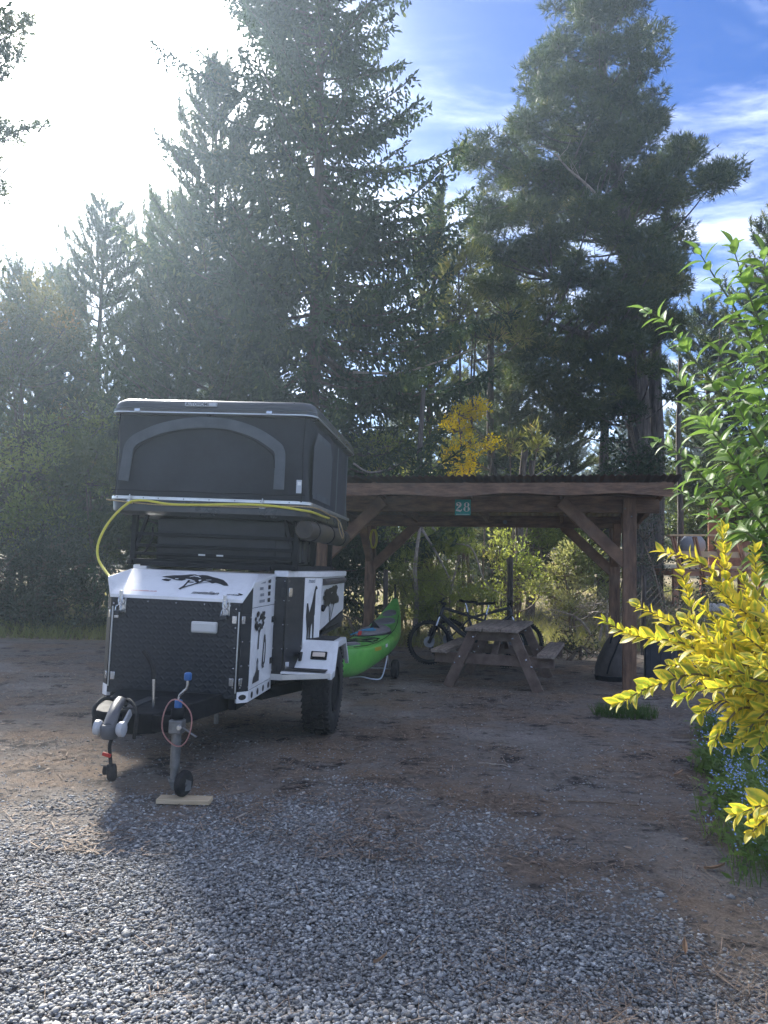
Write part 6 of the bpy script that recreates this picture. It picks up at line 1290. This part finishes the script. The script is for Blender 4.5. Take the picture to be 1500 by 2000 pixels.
def leafy_shrub(name, label, base, stems, meshes, leaf_m, stem_m, spacing, size, seed, cat, out=.8, tipbias=.55, top=300, start=.12):
    """stems: lists of world points from the inside outwards; pairs of leaves at every node"""
    r = random.Random(seed); o = empty(name, base, 0, label, cat); sm = MB(); leaves_ = []; inv = -Vector(base)
    for pts in stems:
        p = smooth_path(pts, 10); L_ = sum((p[i + 1] - p[i]).length for i in range(len(p) - 1)); n = len(p); sm.tube([q + inv for q in p], [.0045 * (1 - .75 * i / (n - 1)) * (.5 + L_) for i in range(n)], 6)
        s = L_ * start; ph = r.uniform(0, 6.28); k = 0
        while s < L_:
            acc = 0
            for i in range(n - 1):
                e = (p[i + 1] - p[i]).length
                if acc + e >= s: break
                acc += e
            q = p[i].lerp(p[i + 1], min(1, (s - acc) / max(e, 1e-6))); t = (p[i + 1] - p[i]).normalized(); a = t.orthogonal().normalized(); b = t.cross(a); ph += math.pi / 2 + r.uniform(-.3, .3); f = s / L_
            for sg in (0, math.pi):
                sd = a * math.cos(ph + sg) + b * math.sin(ph + sg); d = (t * (tipbias + .5 * f) + sd * out + Vector((0, 0, r.uniform(-.12, .12)))).normalized(); z = t - d * t.dot(d) + Vector((0, 0, .35)); z = (z - d * z.dot(d)).normalized(); x = d.cross(z)
                sz = size * r.uniform(.55, 1.3) * (1.0 if f < .85 else .72); rot = Matrix((x, d, z)).transposed() @ Matrix.Rotation(r.uniform(-.35, .35), 3, 'Y')
                leaves_.append((q + sd * .003, rot, sz, r.randrange(len(meshes))))
            s += spacing * r.uniform(.8, 1.25) * (1.0 if f < .8 else .7); k += 1
        d = (p[-1] - p[-2]).normalized(); z = (Vector((0, 0, 1)) - d * d.z).normalized(); leaves_.append((p[-1], Matrix((d.cross(z), d, z)).transposed(), size * .7, 0))
    sm.build('stems', stem_m, o, smooth=True)
    C0 = Vector((0, 0, EYE)); inv_rot = CAMROT.transposed()
    def shown(l):
        v = inv_rot @ (l[0] - C0); ok = v.z < 0 and abs(v.x / -v.z) < .5 and abs(v.y / -v.z) < .667; return (l[2] / max(.1, -v.z)) if ok else l[2] * .001
    leaves_.sort(key=shown, reverse=True); V, F, Rb, n = [], [], [], 0
    for j, (q, rot, sz, mi) in enumerate(leaves_):
        if j < top:
            l = obj('leaf', meshes[mi][0], o); l.matrix_local = Matrix.Translation(q + inv) @ rot.to_4x4() @ Matrix.Diagonal((sz, sz, sz, 1))
        else:
            _, V0, F0, rb = meshes[mi]; V.append(V0 @ (np.array(rot) * sz).T + np.array(q + inv)); F.append(F0 + n); Rb.append(rb); n += len(V0)
    if V:
        me = np_mesh('more_leaves', np.concatenate(V), np.concatenate(F), leaf_m, smooth=True); a = me.attributes.new('rib', 'FLOAT', 'POINT'); a.data.foreach_set('value', np.concatenate(Rb).astype(np.float32)); tag(obj('more_leaves', me, o), kind='stuff')
    return o
YM = [blade_mesh('variegated_leaf_%d' % k, M_YLEAF, 7, c, f, w) for k, (c, f, w) in enumerate(((.22, .32, .56), (.05, .45, .50), (.38, .25, .60), (.12, .6, .46), (-.08, .3, .54)))]
GM = [blade_mesh('laurel_leaf_%d' % k, M_GLEAF, 7, c, f, w, 1.0, .004) for k, (c, f, w) in enumerate(((.42, .30, .44), (.30, .4, .40), (.52, .25, .48), (.65, .35, .42), (.2, .5, .46)))]
def yellow():
    r = random.Random(6); hub = lambda: at(1560 + r.uniform(-20, 60), 1380 + r.uniform(-160, 120), 2.75 + r.uniform(-.2, .25)); S = []
    main = [((1210, 1372, 2.55), (1290, 1335, 2.58), (1400, 1325, 2.62)), ((1180, 1212, 2.75), (1235, 1240, 2.75), (1330, 1255, 2.75), (1430, 1290, 2.75)), ((1245, 1182, 2.8), (1310, 1215, 2.8), (1400, 1260, 2.8)),
            ((1290, 1078, 2.85), (1330, 1085, 2.85), (1390, 1115, 2.85), (1450, 1190, 2.8)), ((1412, 1035, 2.8), (1415, 1100, 2.8), (1425, 1180, 2.78), (1450, 1290, 2.75)), ((1332, 1120, 2.75), (1345, 1170, 2.75), (1365, 1240, 2.75), (1420, 1320, 2.7)),
            ((1475, 1078, 2.7), (1478, 1140, 2.7), (1490, 1250, 2.7)), ((1390, 1140, 2.7), (1440, 1185, 2.7), (1490, 1240, 2.7)), ((1420, 1200, 2.6), (1455, 1240, 2.6), (1510, 1300, 2.65)), ((1290, 1250, 2.9), (1340, 1270, 2.9), (1430, 1330, 2.85)),
            ((1330, 1365, 2.6), (1370, 1345, 2.6), (1440, 1340, 2.62)), ((1365, 1395, 2.6), (1400, 1370, 2.6), (1470, 1365, 2.6)), ((1395, 1450, 2.5), (1415, 1415, 2.5), (1470, 1385, 2.55)), ((1440, 1455, 2.45), (1465, 1420, 2.45), (1520, 1380, 2.5)),
            ((1478, 1475, 2.4), (1490, 1430, 2.42), (1530, 1370, 2.5)), ((1440, 1590, 2.3), (1480, 1575, 2.3), (1540, 1550, 2.35)), ((1470, 1625, 2.28), (1495, 1600, 2.3), (1545, 1570, 2.35)), ((1300, 1300, 2.75), (1350, 1300, 2.75), (1430, 1320, 2.75)),
            ((1340, 1215, 2.65), (1390, 1255, 2.65), (1460, 1300, 2.65)), ((1370, 1290, 2.5), (1420, 1300, 2.52), (1500, 1330, 2.55)), ((1400, 1345, 2.45), (1450, 1340, 2.48), (1520, 1350, 2.55)), ((1450, 1130, 2.85), (1470, 1190, 2.82), (1510, 1270, 2.8)),
            ((1500, 1170, 2.5), (1510, 1240, 2.52), (1540, 1320, 2.55)), ((1395, 1230, 2.85), (1440, 1280, 2.85), (1500, 1330, 2.8)), ((1430, 1390, 2.7), (1470, 1370, 2.7), (1530, 1370, 2.7)), ((1345, 1330, 2.85), (1400, 1320, 2.85), (1480, 1340, 2.8)), ((1475, 1290, 2.4), (1500, 1310, 2.42), (1550, 1340, 2.5)), ((1375, 1190, 2.9), (1410, 1230, 2.9), (1470, 1300, 2.85))]
    for m in main: S.append([hub()] + [at(*q) for q in reversed(m)])
    b = at(1640, 1400, 2.9); b.z = gz(b.x, b.y)
    for k in range(5): S.append([Vector((b.x + r.uniform(-.1, .1), b.y + r.uniform(-.1, .1), 0)), Vector((b.x, b.y, .5)), hub()])
    leafy_shrub('variegated_shrub', 'bright yellow variegated shrub reaching in from the right foreground', b, S, YM, M_YLEAF, mat('shrub_stem', (.16, .13, .06), .7, var=.3), .0235, .062, 3, 'shrub', top=300)
yellow()
def green():
    r = random.Random(16); S = []
    main = [[(1365, 492, 3.1), (1395, 540, 3.1), (1440, 610, 3.1), (1500, 720, 3.1)], [(1258, 605, 3.2), (1300, 630, 3.2), (1345, 690, 3.2), (1400, 760, 3.2), (1450, 850, 3.2), (1500, 980, 3.2)], [(1430, 478, 3.0), (1450, 540, 3.0), (1480, 620, 3.0), (1520, 720, 3.0)],
            [(1490, 490, 2.95), (1500, 560, 2.95), (1530, 650, 2.95)], [(1288, 862, 3.15), (1330, 890, 3.15), (1380, 940, 3.15), (1440, 1010, 3.15), (1490, 1090, 3.1)], [(1320, 735, 3.3), (1370, 790, 3.3), (1420, 870, 3.3), (1480, 970, 3.3)], [(1440, 660, 3.3), (1460, 740, 3.3), (1490, 830, 3.3)],
            [(1330, 960, 3.3), (1375, 985, 3.3), (1430, 1030, 3.3), (1490, 1080, 3.3)], [(1380, 830, 2.95), (1420, 880, 2.95), (1470, 950, 3.0), (1530, 1060, 3.05)], [(1460, 570, 3.2), (1480, 640, 3.2), (1515, 740, 3.2)], [(1430, 770, 2.9), (1460, 830, 2.9), (1510, 910, 2.95)], [(1400, 930, 3.0), (1440, 970, 3.0), (1500, 1040, 3.0)], [(1470, 900, 2.85), (1490, 950, 2.85), (1530, 1020, 2.9)], [(1360, 900, 3.4), (1410, 950, 3.4), (1470, 1020, 3.4)], [(1480, 780, 3.15), (1500, 850, 3.15), (1530, 930, 3.15)], [(1440, 1030, 3.1), (1470, 1050, 3.1), (1520, 1090, 3.1)], [(1350, 800, 3.05), (1395, 850, 3.05), (1450, 920, 3.05), (1510, 1010, 3.05)], [(1405, 690, 3.05), (1440, 750, 3.05), (1490, 840, 3.05)], [(1385, 1010, 2.95), (1425, 1030, 2.95), (1490, 1070, 2.95)], [(1465, 690, 2.9), (1490, 760, 2.9), (1530, 850, 2.9)]]
    for m in main: e = at(*m[-1]); S.append([e + Vector((.25 + r.uniform(0, .1), r.uniform(-.05, .1), -.45))] + [at(*q) for q in reversed(m)])
    b = Vector((2.15, 3.25, gz(2.15, 3.25)))
    for k in range(5): S.append([b + Vector((r.uniform(-.1, .1), r.uniform(-.1, .1), 0)), b + Vector((-.1, 0, .6)), at(1560, 1100 - k * 40, 3.15)])
    leafy_shrub('laurel_shrub', 'tall glossy green laurel with curved leaves at the right edge', b, S, GM, M_GLEAF, mat('laurel_stem', (.13, .15, .06), .6, var=.3), .050, .108, 5, 'shrub', out=.95, tipbias=.35, top=300, start=.08)
green()

# ------------------------------------------------------------------ forget-me-nots, grass
def flowers():
    r = np.random.default_rng(9)
    def scatter(n):
        t = r.uniform(0, 1, n) ** .8; y = 3.75 + 3.6 * t; edge = 1.72 + (y - 3.9) * .40; x = edge + np.abs(r.normal(0, .42, n)) + r.normal(0, .05, n) + .10 * np.sin(y * 5); k = vnoise(x * 3, y * 3, 21) > .28; return x[k], y[k]
    x, y = scatter(5200); n = len(x); h = r.uniform(.02, .24, n) * (.6 + .5 * vnoise(x * 2.3, y * 2.3, 22)); P = np.stack([x, y, ground_z(x, y) + h], 1); D = np.stack([r.normal(0, 1, n), r.normal(0, 1, n), r.uniform(-.1, .9, n)], 1); g1 = leafs(P, D, .07, .027, r)
    x, y = scatter(1500); n = len(x); P = np.stack([x, y, ground_z(x, y)], 1); D = np.stack([r.normal(0, .25, n), r.normal(0, .25, n), np.ones(n)], 1); g2 = needles(P, D, .24, .005, 2, .15, r)
    V, F, t = cat_geo([g1, g2]); f = empty('forget_me_not_bed', (0, 0, 0), 0, 'bed of small blue forget-me-nots under the yellow shrub at the right', 'flowers'); f['kind'] = 'stuff'
    a = obj('foliage', np_mesh('foliage', V, F, leaf_mat('flower_foliage', (.09, .15, .045), (.21, .29, .085), .42, .5), t), f); a['kind'] = 'stuff'
    x, y = scatter(560); n = len(x); h = (.12 + .18 * r.uniform(0, 1, n)) * (.75 + .5 * vnoise(x * 2.3, y * 2.3, 22)); C = np.stack([x, y, ground_z(x, y) + h], 1); C = np.repeat(C, 4, 0) + r.normal(0, .014, (4 * n, 3)); n *= 4
    nv = nrm(np.stack([r.normal(0, .5, n), r.normal(-.5, .5, n), r.uniform(.4, 1, n)], 1)); u = perp(nv, r); w = np.cross(nv, u); an = np.arange(10) * math.pi / 5; rad = np.where(np.arange(10) % 2, .0035, .0078)
    V = C[:, None, :] + (u[:, None] * np.cos(an)[None, :, None] + w[:, None] * np.sin(an)[None, :, None]) * rad[None, :, None] * r.uniform(.75, 1.15, (n, 1, 1)); V = np.concatenate([V, C[:, None, :] - nv[:, None] * .001], 1)
    F = (np.array([[i, (i + 1) % 10, 10] for i in range(10)])[None] + 11 * np.arange(n)[:, None, None]).reshape(-1, 3)
    b = obj('blossom', np_mesh('blossom', V, F, leaf_mat('blue_petal', (.24, .34, .68), (.45, .54, .85), .3, .6), np.repeat(r.uniform(0, 1, n), 11)), f); b['kind'] = 'stuff'
flowers()
def grass_tuft(name, label, c, n, rad, L_, seed, lm):
    r = np.random.default_rng(seed); a, q = r.uniform(0, 6.28, n), rad * np.sqrt(r.uniform(0, 1, n)); x, y = c.x + q * np.cos(a) * 1.5, c.y + q * np.sin(a); P = np.stack([x, y, ground_z(x, y) - .005], 1); D = np.stack([r.normal(0, .35, n), r.normal(0, .35, n), np.ones(n)], 1)
    V, F, t = needles(P, D, L_, .007, 2, .12, r); o = obj(name, np_mesh(name, V, F, lm, t)); tag(o, label, 'grass', kind='stuff')
L_GRASS = leaf_mat('grass_blades', (.035, .075, .020), (.08, .14, .035), .35, .5)
grass_tuft('grass', 'dark green grass tuft growing at the foot of the right shelter post', gr(1222, 1398), 420, .22, .15, 1, L_GRASS)
grass_tuft('grass', 'short grass at the foot of the dark hedge on the left', gr(120, 1228), 1800, 1.1, .16, 2, L_GRASS)
def field():
    r = np.random.default_rng(12); n = 16000; x, y = r.uniform(-12, 12, n), 14.4 + 12 * r.uniform(0, 1, n) ** 1.4; k = vnoise(x * .7, y * .7, 31) > .38; x, y = x[k], y[k]; n = len(x)
    P = np.stack([x, y, ground_z(x, y) - .02], 1); D = np.stack([r.normal(0, .4, n), r.normal(0, .4, n), np.ones(n)], 1); V, F, t = needles(P, D, .34, .012, 3, .25, r)
    tag(obj('dry_grass', np_mesh('dry_grass', V, F, leaf_mat('dry_grass_blades', (.13, .17, .05), (.38, .36, .15), .4, .6), t)), 'sunlit dry grass growing beyond the wire fence', 'grass', kind='stuff')
field()

# ------------------------------------------------------------------ volume added to imitate the bluish lens-flare veil
def flare_haze():
    m = bpy.data.materials.new('flare_haze'); m.use_nodes = True; nt = m.node_tree; nt.nodes.clear(); out = nt.nodes.new('ShaderNodeOutputMaterial'); v = nt.nodes.new('ShaderNodeVolumePrincipled')
    v.inputs['Density'].default_value = FLARE_HAZE_DENSITY; v.inputs['Anisotropy'].default_value = FLARE_HAZE_ANISO; v.inputs['Color'].default_value = (.66, .83, 1.0, 1); nt.links.new(v.outputs[0], out.inputs['Volume'])
    o = MB().box((0, 450, 10.5), (2000, 2300, 24)).build('flare_haze', m); tag(o, 'thin volume added to imitate a bluish lens-flare veil', 'flare_haze', kind='stuff')
if FLARE_HAZE_DENSITY > 0: flare_haze()
